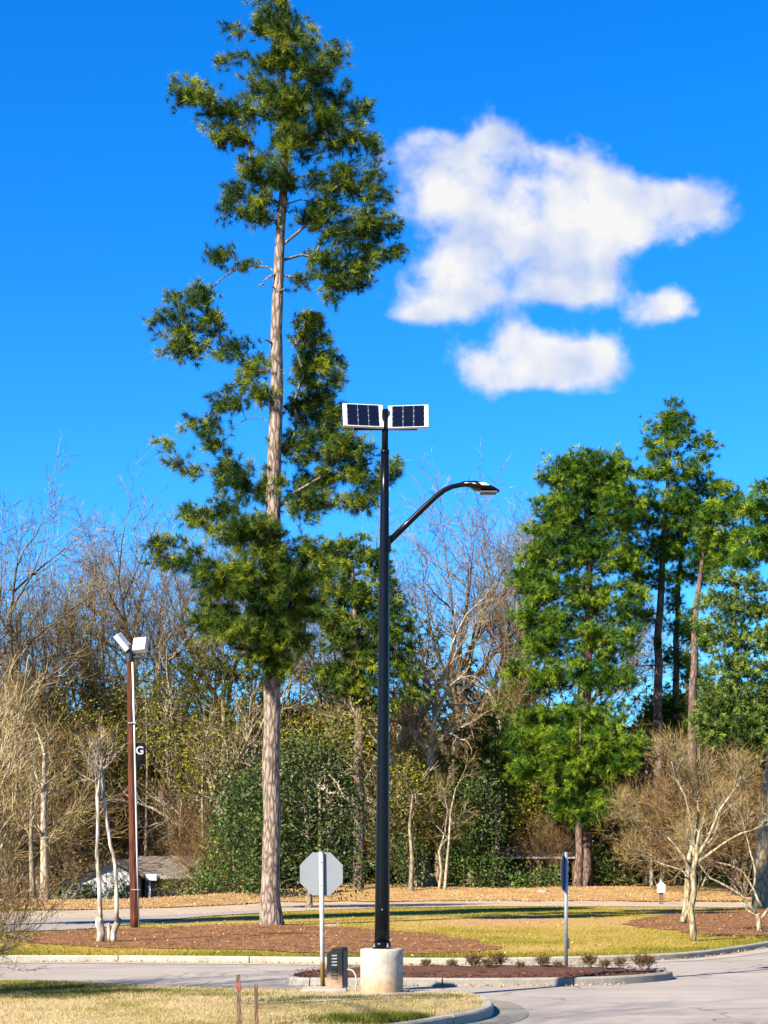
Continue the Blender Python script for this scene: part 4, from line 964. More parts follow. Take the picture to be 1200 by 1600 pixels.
broadleaf('olive_tree', 'olive leaved evergreen between the wooden pole and the tall pine', 318, 103, [(318, 1340), (316, 1240), (318, 1150)], [(0, .14), (1, .03)],
   [(318,1140,30,18),(290,1165,34,18),(345,1165,34,20),(310,1195,46,22),(360,1205,26,22),(280,1210,28,18),(330,1235,40,22)], .0085, rng, M['leaf_olive'], M['bare_bark'], per=11, L=.22, W=.10, spread=.42)
broadleaf('olive_tree', 'olive leaved evergreen behind the floodlights and banner', 228, 107, [(228, 1340), (230, 1200), (228, 1080)], [(0, .14), (1, .03)],
   [(228,1070,26,16),(205,1095,30,18),(252,1100,30,18),(225,1130,40,20),(195,1150,28,18),(258,1150,28,18),(222,1180,38,20)], .0080, rng, M['leaf_olive'], M['bare_bark'], per=11, L=.24, W=.11, spread=.45)
broadleaf('olive_tree', 'olive leaved evergreen just right of the lamp post', 655, 103.5, [(655, 1340), (652, 1220), (655, 1110)], [(0, .14), (1, .03)],
   [(655,1105,26,14),(630,1130,30,18),(680,1130,28,16),(650,1160,42,20),(625,1190,30,20),(690,1175,30,18),(655,1215,44,22),(705,1220,28,20)], .0085, rng, M['leaf_olive'], M['bare_bark'], per=11, L=.22, W=.10, spread=.42)
broadleaf('olive_tree', 'green leaved evergreen at the left behind the big myrtle', 75, 105, [(75, 1340), (76, 1200), (75, 1100)], [(0, .14), (1, .03)],
   [(75,1090,34,18),(45,1120,36,20),(105,1125,34,20),(75,1155,46,22),(30,1170,34,20),(115,1180,34,20),(70,1205,46,22)], .0080, rng, M['leaf_olive'], M['bare_bark'], per=11, L=.24, W=.11, spread=.45)
broadleaf('olive_tree', 'yellowish olive evergreen behind the pruned myrtle stems', 150, 107, [(150, 1340), (150, 1230), (152, 1120)], [(0, .14), (1, .03)],
   [(152,1115,28,16),(125,1140,32,18),(178,1145,30,18),(150,1170,42,20),(118,1195,30,18),(185,1195,30,18),(150,1220,42,20)], .0080, rng, M['leaf_olive'], M['bare_bark'], per=11, L=.24, W=.11, spread=.45)
def mound(px, base_py, rx, ry): # overlapping lobes of a shrub
    out = []
    for k in range(9):
        a = random.uniform(0, math.pi); q = random.uniform(.2, .75)
        out.append((px + math.cos(a) * rx * q, base_py - ry * (.35 + .55 * math.sin(a) * random.uniform(.5, 1.15)), rx * random.uniform(.3, .5), ry * random.uniform(.22, .36)))
    out += [(px - rx * .4, base_py - ry * .2, rx * .45, ry * .22), (px + rx * .4, base_py - ry * .2, rx * .45, ry * .22), (px, base_py - ry * .3, rx * .6, ry * .3)]
    return out
def shrub(label, px, py, rx, ry, Y, mat, dens=.0095, per=11, L=.22, W=.12, name='shrub', spread=.34, group=None):
    return broadleaf(name, label, px, Y, [(px, py - ry * .3), (px + random.uniform(-4, 4), py - ry * .6)], [(0, .06), (1, .02)], mound(px, py, rx, ry), dens, rng, M[mat], M['bare_bark'], per=per, L=L, W=W, cat='shrub', spread=spread, group=group)
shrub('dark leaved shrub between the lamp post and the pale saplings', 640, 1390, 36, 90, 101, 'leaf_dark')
shrub('glossy green shrub right of the pale saplings', 725, 1390, 36, 100, 102, 'leaf_green')
shrub('dark evergreen shrub next to the carport', 772, 1392, 32, 60, 101, 'leaf_dark')
shrub('low green shrub under the carport roof edge', 860, 1391, 26, 36, 102, 'leaf_green', spread=.25)
shrub('low shrub in front of the wooden carport posts', 810, 1393, 30, 30, 101, 'leaf_green', spread=.22)
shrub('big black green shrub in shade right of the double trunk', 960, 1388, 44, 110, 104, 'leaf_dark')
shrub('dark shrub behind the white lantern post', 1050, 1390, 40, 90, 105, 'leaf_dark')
shrub('dark shrub under the bare myrtles at the right edge', 1135, 1395, 60, 90, 102, 'leaf_dark')
shrub('small dark shrub before the white house wall', 107, 1417, 24, 26, 86, 'leaf_dark', spread=.22)
shrub('low dark shrub beside the pale stems of the pruned myrtle', 143, 1416, 20, 22, 87, 'leaf_dark', spread=.2)
shrub('dark shrub hiding the foot of the house wall by the wooden pole', 186, 1412, 22, 22, 88, 'leaf_dark', spread=.25)
shrub('yellow green bush against the chain link fence', 282, 1407, 40, 44, 92, 'leaf_yellow', L=.2, W=.06, spread=.28)
shrub('olive shrub behind the fence, next to the laurel', 322, 1402, 26, 40, 94, 'leaf_green', spread=.26)
shrub('dark green evergreen mass behind the pruned myrtle', 150, 1342, 60, 110, 112, 'leaf_dark', name='evergreen_shrub')
shrub('dark evergreen behind the house roof', 262, 1335, 50, 80, 116, 'leaf_dark', name='evergreen_shrub')
shrub('tall olive evergreen thicket behind the lamp post', 640, 1330, 50, 130, 102, 'leaf_olive', name='evergreen_shrub', per=10)
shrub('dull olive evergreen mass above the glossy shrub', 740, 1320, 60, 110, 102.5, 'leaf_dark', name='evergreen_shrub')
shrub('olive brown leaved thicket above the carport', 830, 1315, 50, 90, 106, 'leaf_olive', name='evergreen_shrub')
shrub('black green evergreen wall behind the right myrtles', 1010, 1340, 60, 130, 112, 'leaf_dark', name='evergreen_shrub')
shrub('rust leaved small tree in front of the house', 120, 1400, 48, 72, 91, 'leaf_rust', name='small_tree', dens=.005, per=4, L=.2, W=.12, spread=.5)
shrub('rust brown shrub over the carport roof', 800, 1345, 42, 40, 107, 'leaf_rust', per=7, spread=.45)

# ------------------------------------------------------------------ bare deciduous trees
B1 = bare_mesh(101, 20, 7.5, .36, [6, 5, 4, 3], tw=3, twl=1.0, w=.022, first=.42, bark='dark_bark')
B2 = bare_mesh(202, 20, 8.5, .32, [5, 5, 4, 3], ang=(.3, .8), wig=.13, tw=3, twl=1.0, w=.022, first=.5, bark='dark_bark')
B3 = bare_mesh(303, 18, 5.5, .42, [6, 5, 4, 3], ang=(.4, 1.0), wig=.22, trop=(.03, .06, .05, .03), tw=2, twl=.9, bark='pale_bark', twig='twig', w=.022, first=.35)
B4 = bare_mesh(404, 16, 5.0, .22, [6, 5, 4, 3], ang=(.4, 1.0), wig=.2, tw=3, twl=.8, twig='twig_red', w=.022, first=.3)
GB = 'bare trees of the wood'
def bt(label, me, px, Y, top_py, rz, nat, name='bare_tree', sx=1.0, tilt=(0, 0)):
    x = wx(px, Y); z = gzs(x, Y); s = (wz(top_py, Y) - z) / nat
    return place_bare(name, label, me, x, Y, z, rz, (s * sx, s * sx, s), group=GB, tilt=tilt)
bt('tall bare tree at the extreme left edge reaching into the blue sky', B2, 22, 108, 705, .3, 20)
bt('bare tree second from the left, its fine top below the first', B1, 105, 112, 775, 1.7, 20, sx=.8)
bt('bare tree between the left edge and the wooden pole, lower crown', B4, 62, 104, 905, 2.6, 16)
bt('bare tree right behind the two white floodlights', B1, 190, 118, 830, 4.1, 20, sx=.9)
bt('slender bare tree whose top shows left of the tall pine crown', B2, 250, 120, 725, 5.2, 20)
bt('bare tree with crooked limbs behind the hanging banner', B3, 300, 112, 958, .8, 18)
bt('bare tree whose trunk shows just left of the tall pine', B3, 372, 106, 1000, 2.2, 18, sx=.8)
bt('bare tree hidden behind the middle of the tall pine', B1, 420, 122, 775, 3.3, 20)
bt('bare tree behind the dark bushy pine and the lamp post', B2, 520, 120, 800, .9, 20)
bt('tall bare tree behind the curved lamp arm', B2, 690, 118, 690, 2.5, 20, sx=1.05)
bt('pale crooked limbed bare tree below the lamp arm', B3, 665, 105, 905, 1.6, 18, sx=1.1)
bt('thin bare tree right of the lamp head', B2, 800, 122, 715, 4.0, 20, sx=.6)
bt('brownish bare tree between the lamp arm and the round topped pine', B4, 755, 112, 890, 1.1, 16)
bt('bare tree behind the round topped pine', B1, 850, 124, 850, 5.5, 20)
bt('bare tree glimpsed between the pine trunks on the right', B4, 1060, 120, 1020, .4, 16)
bt('bare russet tree under the sparse pine on the right', B4, 1040, 108, 1100, 3.4, 16, sx=.9)
bt('bare russet tree rising over the house roof', B4, 305, 109, 1130, 5.0, 16, sx=1.15)
bt('bare tree behind the pruned myrtle', B1, 128, 110, 985, 2.9, 20, sx=.9)
bt('low bare tree at the left edge behind the big myrtle', B4, 10, 98, 985, 1.9, 16, sx=1.2)
bt('small bare tree beside the olive tree, right of the lamp post', B4, 600, 108, 985, .2, 16)
# understorey thickets of bare stems
T1 = bare_mesh(505, 5, 2.0, .035, [4, 3, 3], ratio=.7, ang=(.25, .8), wig=.16, tw=4, twl=.6, stems=7, stem_ang=.42, bark='bare_bark', twig='twig', w=.018, minr=.007, first=.15)
T2 = bare_mesh(606, 5, 2.0, .030, [4, 3, 3], ratio=.7, ang=(.25, .9), wig=.2, tw=5, twl=.55, stems=8, stem_ang=.5, bark='bare_bark', twig='twig_red', w=.018, minr=.007, first=.15)
def thicket(label, me, px, Y, top_py, rz, sx=1.0):
    x = wx(px, Y); z = gzs(x, Y); s = (wz(top_py, Y) - z) / 5
    place_bare('bare_shrub', label, me, x, Y, z, rz, (s * sx, s * sx, s), 'shrub', 'bare shrubs of the understorey', part='stems')
for a in [('russet twiggy shrub right of the house', T2, 312, 104, 1230, .2, .9), ('twiggy shrub left of the dark holly', T2, 335, 99, 1270, 1.4, .8), ('grey twiggy shrub left of the pale saplings', T1, 640, 106, 1200, 2.2, 1.0),
          ('broad grey twiggy shrub right of the pale saplings', T1, 715, 108, 1210, 3.1, 1.1), ('russet twiggy shrub above the carport', T2, 800, 110, 1225, 4.4, 1.0), ('twiggy shrub against the small dark evergreen', T1, 770, 108, 1270, .9, .9),
          ('twiggy shrub left of the double trunk', T2, 860, 105, 1245, 5.3, .8), ('russet twiggy shrub right of the double trunk', T2, 985, 107, 1250, .5, .8), ('twiggy shrub behind the lantern post', T1, 1030, 103, 1190, 2.0, 1.0),
          ('russet twiggy shrub behind the right myrtles', T2, 1090, 99, 1170, 3.9, 1.1), ('twiggy shrub at the right edge beneath the cedar', T2, 1165, 96, 1170, 1.2, 1.1), ('dense twiggy shrub at the left edge', T1, 20, 92, 1150, 4.9, 1.1),
          ('twiggy shrub left of the house', T1, 50, 95, 1250, .7, .8), ('twiggy shrub above the house', T2, 170, 112, 1190, 2.7, 1.1), ('twiggy shrub behind the house roof', T1, 235, 113, 1210, 5.8, 1.0)]:
    thicket(*a)
# pale saplings right of the lamp post and loose trunks in the wood
def sapling(label, pts, Y, r, mat, name='sapling'):
    x0 = wx(pts[0][0], Y); z0 = gzs(x0, Y); root = empty(name, (x0, Y, z0 - .05), label, 'tree', 'slim trunks in the understorey')
    P = [Vector((0, 0, 0))] + [Vector((wx(x, Y) - x0, random.uniform(-.1, .1), wz(y, Y) - z0)) for x, y in pts[1:]]
    mb = MB(); n = len(P); mb.tube(P, [r * (1 - .65 * i / (n - 1)) for i in range(n)], 7, cap=False); mb.build('trunk', M[mat], root, True)
    b = Bare(random.Random(int(pts[0][0])), [3, 3], .6, (.4, 1.0), .2, (.05, .05), 5, .6, .008)
    for p in P[2:]: b.branch(p, Vector((random.uniform(-1, 1), random.uniform(-1, 1), 1)), 1.3, r * .3, 0, .2)
    link('crown', b.mb.mesh('crown', M[mat], True), root); link('twigs', b.twig_mesh(M['twig'], np.random.default_rng(4), .018), root)
sapling('pale crooked sapling, left one of a pair right of the lamp post', [(686, 1391), (690, 1360), (686, 1330), (695, 1300), (700, 1262)], 100, .10, 'pale_bark')
sapling('pale slim sapling, right one of a pair right of the lamp post', [(695, 1391), (698, 1350), (702, 1310), (704, 1268), (712, 1230)], 99.5, .10, 'pale_bark')
sapling('brown ivy covered stem just right of the lamp post', [(642, 1391), (644, 1340), (640, 1290), (645, 1240)], 99, .17, 'bare_bark')
sapling('slim grey trunk behind the white lantern post', [(1018, 1386), (1018, 1350), (1016, 1310), (1020, 1270)], 103, .14, 'pale_bark')
sapling('grey trunk with ragged bark at the left beside the house', [(70, 1420), (70, 1370), (69, 1310), (68, 1240), (70, 1180)], 84, .28, 'pale_bark', 'tree_trunk')
sapling('thin dark trunk at the far left', [(52, 1420), (50, 1370), (48, 1310), (50, 1240)], 86, .2, 'bare_bark', 'tree_trunk')
# the wood beyond, one mass
rng = np.random.default_rng(31)
n = 130000
X = rng.uniform(-42, 42, n); Y = rng.uniform(124, 140, n); top = 11 + 7.0 * fbm(X * .22, X * 0, 3, 4) + 2 * (fbm(X * 1.2, X * 0, 9, 3) - .5)
Z = rng.uniform(0, 1, n) ** .8 * top - .5
V = leaf_quads(np.stack([X, Y, Z], 1), unit(rng.normal(0, 1, (n, 3))), .75, .32, rng, .3)
t = np.clip(fbm(X * .35, Z * .35, 12, 3) * 1.1 - .1 + rng.normal(0, .14, n), 0, 1)
tag(link('distant_wood', fast_mesh('distant_wood', V, 4, M['wood_mass'], t)), 'dim mass of far woodland behind the trees', kind='stuff')

# ------------------------------------------------------------------ crape myrtles
C1 = bare_mesh(711, 6.2, 1.9, .045, [3, 3, 2, 2], ratio=.66, ang=(.22, .62), wig=.10, trop=(.04, .06, .05, .03), tw=2, twl=.42, stems=7, stem_ang=.48, bark='myrtle', twig='twig_tan', fork=2, w=.008, minr=.0045, first=.3)
C2 = bare_mesh(722, 2.6, 1.0, .022, [4, 4, 3], ratio=.7, ang=(.25, .8), wig=.15, trop=(.0, .03, .03), tw=5, twl=.3, stems=9, stem_ang=.7, bark='myrtle', twig='twig_red', w=.007, minr=.004, first=.15)
place_bare('crape_myrtle', 'big leafless crape myrtle with tan twigs filling the left edge', C1, -7.15, 27.6, .12, .6, (1.04, 1.04, 1.0), part='stems')
place_bare('bare_shrub', 'low leafless purplish brown shrub at the lower left corner', C2, -6.55, 26.9, .12, 1.0, 1.0, 'shrub', part='stems')
def px_plant(name, label, px, base_py, stems, seeds, bark, twig, kids, L0, tw=5, twl=.4, w=.011, cat='tree', Y=None, ang=(.3, .8), trop=(.06, .05, .04), crown_n=None, wig=.12):
    """stems: list of (pixel polyline with r0,r1) drawn as they stand; crowns grow from their upper ends"""
    if Y is None: Y = gp(px, base_py, .14)[1]
    x0 = wx(px, Y); z0 = gzs(x0, Y); root = empty(name, (x0, Y, z0 - .04), label, cat)
    R = random.Random(seeds); cr = Bare(R, kids, .68, ang, wig, trop, tw, twl, .006)
    for k, (pl, r0, r1, dy) in enumerate(stems):
        P = [Vector((wx(x, Y) - x0, dy * i / (len(pl) - 1), wz(y, Y) - z0)) for i, (x, y) in enumerate(pl)]
        Q = [P[0]]
        for a, b in zip(P[:-1], P[1:]): Q += [a.lerp(b, .5) + Vector((R.gauss(0, .012), R.gauss(0, .012), 0)), b]
        n_ = len(Q); mb = MB(); mb.tube(Q, [(r0 + (r1 - r0) * i / (n_ - 1)) * .84 * R.uniform(.88, 1.12) for i in range(n_)], 9, cap=True); mb.build('stem', M[bark], root, True)
        d = (P[-1] - P[-2]).normalized()
        if L0:
            for j in range(crown_n[k] if crown_n else 1):
                dd = (d + Vector((R.gauss(0, .3), R.gauss(0, .3), R.uniform(0, .3)))).normalized() if j else d
                cr.branch(P[-1] - d * .02, dd, L0 * R.uniform(.8, 1.15), r1 * (.9 if j == 0 else .7), 0, .2)
    if L0:
        link('branches', cr.mb.mesh('branches', M[bark], True), root); link('crown', cr.twig_mesh(M[twig], np.random.default_rng(seeds), w, 2), root)
    return root
# pruned myrtle at the left, two whitish stems with knobbly feet
px_plant('crape_myrtle', 'pruned crape myrtle with two whitish stems next to the wooden pole', 168, 1471,
   [([(157, 1472), (158, 1456), (155, 1440), (157, 1432)], .135, .115, 0), ([(157, 1436), (156, 1400), (153, 1350), (152, 1335), (154, 1290), (153, 1242)], .075, .05, -.1),
    ([(178, 1470), (176, 1456), (183, 1440), (184, 1434)], .10, .11, .1), ([(183, 1438), (182, 1400), (180, 1350), (172, 1318), (166, 1280), (161, 1240)], .07, .05, .1),
    ([(172, 1470), (170, 1450), (168, 1440)], .07, .06, .0)],
   41, 'myrtle_white', 'twig_tan', [2, 2, 2], 1.05, tw=2, crown_n=[0, 2, 0, 3, 0], ang=(.35, .9), wig=.16)

px_plant('crape_myrtle', 'spreading leafless crape myrtle with twisted greenish stems at the right', 1080, 1470,
   [([(1082, 1470), (1082, 1440), (1078, 1420), (1085, 1390), (1083, 1360), (1088, 1335)], .12, .085, 0), ([(1067, 1439), (1074, 1412), (1077, 1390), (1078, 1360), (1082, 1335)], .11, .08, .5),
    ([(1088, 1337), (1100, 1318), (1113, 1290), (1122, 1265), (1140, 1240)], .07, .035, -.2), ([(1086, 1338), (1084, 1310), (1080, 1280), (1072, 1240), (1060, 1215)], .055, .03, .2),
    ([(1090, 1345), (1110, 1330), (1130, 1315), (1155, 1300), (1170, 1296)], .05, .025, -.3), ([(1080, 1362), (1068, 1335), (1050, 1312), (1030, 1297), (1008, 1288)], .05, .022, .1),
    ([(1089, 1340), (1098, 1325), (1120, 1305), (1128, 1285)], .045, .03, .6), ([(1084, 1335), (1090, 1300), (1098, 1270), (1100, 1245)], .05, .03, .9), ([(1078, 1366), (1060, 1355), (1030, 1345)], .03, .015, .3)],
   55, 'myrtle', 'twig_tan', [3, 3, 2], .62, tw=2, twl=.38, crown_n=[1, 1, 4, 4, 3, 4, 3, 4, 2], ang=(.3, .85), trop=(.08, .06, .04), w=.008, wig=.14)
px_plant('crape_myrtle', 'low forked leafless crape myrtle cut by the right edge, with bent branches', 1186, 1456,
   [([(1186, 1457), (1186, 1438), (1183, 1425)], .10, .09, 0), ([(1184, 1428), (1165, 1405), (1150, 1392), (1125, 1378), (1108, 1370), (1092, 1350)], .06, .025, -.2),
    ([(1187, 1436), (1200, 1420), (1215, 1395), (1222, 1360)], .06, .035, 0), ([(1182, 1428), (1168, 1420), (1162, 1408)], .05, .04, .2),
    ([(1190, 1415), (1180, 1390), (1165, 1362), (1145, 1350), (1125, 1345)], .05, .02, .5), ([(1178, 1384), (1182, 1360), (1176, 1330), (1172, 1305)], .04, .02, .5)],
   66, 'myrtle', 'twig_tan', [3, 3, 2], .72, tw=2, twl=.38, crown_n=[0, 3, 4, 0, 3, 4], ang=(.3, .85), trop=(.10, .07, .04), w=.008, wig=.14)
# a bare tree beside the photographer's left, outside the frame; its shadow falls on the near road
place_bare('bare_tree', 'bare tree standing left of the viewer, out of the picture', B1, -11.8, 5.0, 0, .5, (.7, .7, 1.08))

# a big pine outside the left edge of the picture; its shadow lies across the far lawn
off = copy_tree(round_pine); off.location = (-18.8, 52.0, .1); off.rotation_euler = (0, 0, 1.1); off.scale = (1.05, 1.05, 1.12)
off['label'] = 'pine standing beyond the left edge, out of the picture'
# ------------------------------------------------------------------ solar street lamp
LY = 27.8; LX = wx(596.5, LY)
lamp = empty('street_lamp', (LX, LY, .115), 'tall black solar street lamp on a round concrete footing', 'street lamp')
mb = MB(); mb.lathe((0, 0, 0), [(.335, -.1), (.343, 0), (.345, .6), (.343, .70), (.330, .722), (.05, .726)], 48); mb.build('footing', M['footing'], lamp, True)
for p in lamp.children:
    for f in p.data.polygons: f.use_smooth = abs(f.normal.z) < .5
mb = MB(); mb.lathe((0, 0, 0), [(.185, .728), (.185, .752), (.165, .757)], 4)
bp_ = mb.build('base_plate', M['black_paint'], lamp, bevel=.004); bp_.rotation_euler = (0, 0, math.radians(38))
mb = MB(); mb.lathe((0, 0, 0), [(.150, .755), (.150, .80), (.128, .84)], 24); mb.build('base_collar', M['black_paint'], lamp, True)
for k in range(4):
    a = math.radians(38 + 90 * k); x, y = .152 * math.cos(a), .152 * math.sin(a)
    mb = MB(); mb.lathe((x, y, .752), [(.022, 0), (.022, .028), (.012, .030), (.011, .062)], 6); mb.build('anchor_nut', M['galv'], lamp)
ztop = wz(708, LY) - .115; zt2 = wz(641, LY) - .115; lean = (602.3 - 597) / F * LY / zt2
pole_r = lambda z: .122 + (.064 - .122) * (z - .76) / (ztop - .76)
mb = MB(); zs = [.757 + (ztop - .757) * i / 12 for i in range(13)]
mb.tube([(lean * z, 0, z) for z in zs], [pole_r(z) for z in zs], 20); pole = mb.build('pole', M['black_paint'], lamp, True)
mb = MB(); mb.tube([(lean * ztop, 0, ztop - .01), (lean * ztop, 0, ztop + .05)], [.071, .069], 20); mb.build('collar', M['black_paint'], pole, True)
mb = MB(); mb.tube([(lean * ztop, 0, ztop), (lean * zt2, 0, zt2)], [.054, .052], 16); mb.build('tenon', M['black_paint'], pole, True)
zh = wz(1457, LY) - .115
mb = MB(); mb.box((lean * zh + .002, -pole_r(zh) + .004, zh), (.07, .02, .11)); mb.build('hand_hole_cover', M['black_paint'], pole, bevel=.006)
for (zz_, ang) in ((wz(1421, LY) - .115, 0), (wz(1485 - 28, LY) - .2, 1.4)):
    mb = MB(); mb.lathe((0, 0, 0), [(.014, 0), (.014, .012), (.008, .02)], 8); o = mb.build('bolt', M['galv'], pole)
    o.location = (lean * zz_ + math.sin(ang) * pole_r(zz_), -math.cos(ang) * pole_r(zz_), zz_); o.rotation_euler = (math.radians(90), 0, ang)
# curved arm and LED head
def lp(px, py): return Vector((wx(px, LY) - LX, 0, wz(py, LY) - .115))
arm = [lp(604, 850), lp(640, 815), lp(668, 788), lp(682, 775), lp(694, 766), lp(706, 760.5), lp(718, 758), lp(730, 757)]
mb = MB(); mb.tube(arm, [.052, .049, .046, .044, .042, .040, .038, .036], 14); armo = mb.build('arm', M['black_paint'], lamp, True)
mb = MB(); mb.box(lp(608.5, 850) + Vector((0, 0, 0)), (.05, .13, .26)); mb.build('arm_bracket', M['black_paint'], armo, bevel=.008)
# head: cobra shape lofted from sections
secs = [(720, 757.5, .045, .045), (727, 756.5, .06, .05), (735, 757, .10, .055), (742, 759.5, .15, .078), (752, 761, .165, .072), (762, 763, .16, .058), (772, 765.5, .13, .040), (779, 767.2, .07, .022), (781, 767.6, .02, .010)]
vs = []; SD = 16
for (px, py, hw, hh) in secs:
    c = lp(px, py)
    for k in range(SD):
        a = 2 * math.pi * k / SD; ca, sa = math.cos(a), math.sin(a)
        vs.append(c + Vector((0, math.copysign(abs(ca) ** .8, ca) * hw, math.copysign(abs(sa) ** (.9 if sa > 0 else .5), sa) * hh * (1 if sa > 0 else .8))))
fs = [(i * SD + k, i * SD + (k + 1) % SD, (i + 1) * SD + (k + 1) % SD, (i + 1) * SD + k) for i in range(len(secs) - 1) for k in range(SD)] + [tuple(range(SD))[::-1], tuple(range((len(secs) - 1) * SD, len(secs) * SD))]
mb = MB(); mb.add(vs, fs); head = mb.build('lamp_head', M['black_paint'], lamp, True)
mb = MB(); c = lp(763, 768); mb.box(c + Vector((0, 0, -.022)), (.26, .24, .018)); mb.build('lens', M['alu_dark'], head, bevel=.004)
mb = MB(); mb.prism([lp(747, 757) + Vector((0, -.172, 0)), lp(752, 761.3) + Vector((0, -.172, 0)), lp(764, 761.5) + Vector((0, -.170, 0)), lp(757, 757.5) + Vector((0, -.165, 0))], (0, .03, 0)); mb.build('side_badge', M['white'], head)
# the two tilted solar panels
t_ = math.radians(60); U = Vector((0, math.cos(t_), math.sin(t_))); Nn = Vector((0, -math.sin(t_), math.cos(t_)))
def solar(cx_, cy_, yaw, roll):
    c = lp(cx_, cy_); pn = bpy.data.objects.new('solar_panel', None); COL.objects.link(pn); pn.parent = lamp; pn.location = c
    pn.rotation_euler = Matrix.Rotation(yaw, 3, 'Z').to_euler(); Wd, Ln = .650, .485
    X = Vector((math.cos(roll), 0, 0)) + U * math.sin(roll)
    rot = Matrix((Vector((1, 0, 0)), U, Nn)).transposed()
    rot = rot @ Matrix.Rotation(roll, 3, 'Z')
    e1, e2, e3 = rot.col[0], rot.col[1], rot.col[2]
    mb = MB(); mb.box((0, 0, 0), (Wd, Ln, .034), rot=rot); mb.build('backing', M['panel_frame'], pn, bevel=.003)
    for sx in (-1, 1):
        mb = MB(); mb.box(e1 * sx * (Wd / 2 - .032) + e3 * .021, (.062, Ln - .004, .012), rot=rot); mb.build('side_frame', M['panel_frame'], pn, bevel=.003)
    for sy in (-1, 1):
        mb = MB(); mb.box(e2 * sy * (Ln / 2 - .007) + e3 * .020, (Wd - .130, .012, .010), rot=rot); mb.build('rail', M['panel_frame'], pn)
    gw, gh = Wd - .134, Ln - .030
    mb = MB(); mb.box(e3 * .019, (gw, gh, .006), rot=rot); mb.build('backsheet', M['busbar'], pn)
    cw, ch = gw / 3, gh / 4
    cm_ = MB(); k = .012
    a, b = (cw - .007) / 2, (ch - .003) / 2
    cm_.prism([rot @ Vector(p) for p in ((-a + k, -b, 0), (a - k, -b, 0), (a, -b + k, 0), (a, b - k, 0), (a - k, b, 0), (-a + k, b, 0), (-a, b - k, 0), (-a, -b + k, 0))], e3 * .004)
    me = cm_.mesh('cell', M['cell'])
    for i in range(3):
        for j in range(4):
            o = link('cell', me, pn); o.location = e1 * ((i - 1) * cw) + e2 * ((j - 1.5) * ch) + e3 * .0215
    mb = MB(); mb.box(-e3 * .05 - e2 * .12, (.5, .05, .05), rot=rot); mb.build('bracket', M['black_paint'], pn)
    mb = MB(); mb.box(-e3 * .04 + e2 * .02, (.22, .16, .04), rot=rot); mb.build('junction_box', M['black_paint'], pn)
solar(567.2, 650.3, math.radians(7), math.radians(-1.0)); solar(638, 652, math.radians(-3), math.radians(1.2))
mb = MB(); mb.box(lp(602.5, 669.5) + Vector((0, .02, 0)), (1.02, .055, .045)); mb.build('crossbar', M['black_paint'], lamp, bevel=.005)
mb = MB(); mb.box(lp(602.5, 655) + Vector((0, .05, 0)), (.09, .10, .34)); mb.build('panel_mount', M['black_paint'], lamp, bevel=.005)
# small bracket boss at the side of the footing
mb = MB(); mb.tube([(.33, -.05, .30), (.385, -.06, .325)], .022, 8); mb.build('conduit_stub', M['flex'], lamp)

# ------------------------------------------------------------------ equipment cabinet on its slab, conduit
CYY = 28.45
cab = empty('equipment_cabinet', (wx(527, CYY), CYY, .165), 'black metal cabinet with louvres and a sloping top corner beside the footing', 'cabinet', rz=math.radians(-19))
s_ = F / CYY; w_, d_, h_ = .275, .26, .665
prof = [(-w_ / 2, 0), (w_ / 2, 0), (w_ / 2, h_), (-w_ / 2 + .12, h_), (-w_ / 2, h_ - .115)]
mb = MB(); mb.prism([Vector((x, -d_ / 2, z)) for x, z in prof], (0, d_, 0)); cb = mb.build('housing', M['cabinet'], cab, bevel=.008)
for k in range(8):
    z = .545 - k * .052
    mb = MB(); mb.prism([Vector((-.045, -d_ / 2 - .001, z)), Vector((.050, -d_ / 2 - .001, z)), Vector((.050, -d_ / 2 - .020, z - .018)), Vector((.045, -d_ / 2 - .001, z - .028)), Vector((-.045, -d_ / 2 - .001, z - .028)), Vector((-.05, -d_ / 2 - .020, z - .018))], (0, .004, 0))
    mb.build('louvre', M['alu'] if k < 4 else M['cabinet'], cb)
mb = MB(); mb.box((w_ / 2 + .006, 0, .33), (.012, d_ - .05, .56)); mb.build('side_door', M['black_box'], cab, bevel=.004)
sl = MB(); sl.box((wx(507, 28.2), 28.3, .125), (.72, .72, .09)); tag(sl.build('concrete_slab', M['kerb'], bevel=.01), 'low pale concrete slab under the cabinet and sign post', 'slab')
ax, ay = wx(543, 28.4), 28.33
mb = MB(); pts = [(ax, ay, .47), (ax + .06, ay - .02, .475), (ax + .12, ay - .04, .43), (ax + .15, ay - .06, .33), (ax + .155, ay - .06, .22), (ax + .13, ay - .06, .15), (ax + .12, ay - .06, .08)]
pts2 = [pts[0]] + [tuple((Vector(a) * .5 + Vector(b) * .5)) for a, b in zip(pts[:-1], pts[1:])] + [pts[-1]]
mb.tube(pts2, .014, 8); tag(mb.build('conduit', M['flex'], smooth=True), 'bent grey conduit looping from the cabinet into the ground', 'conduit')
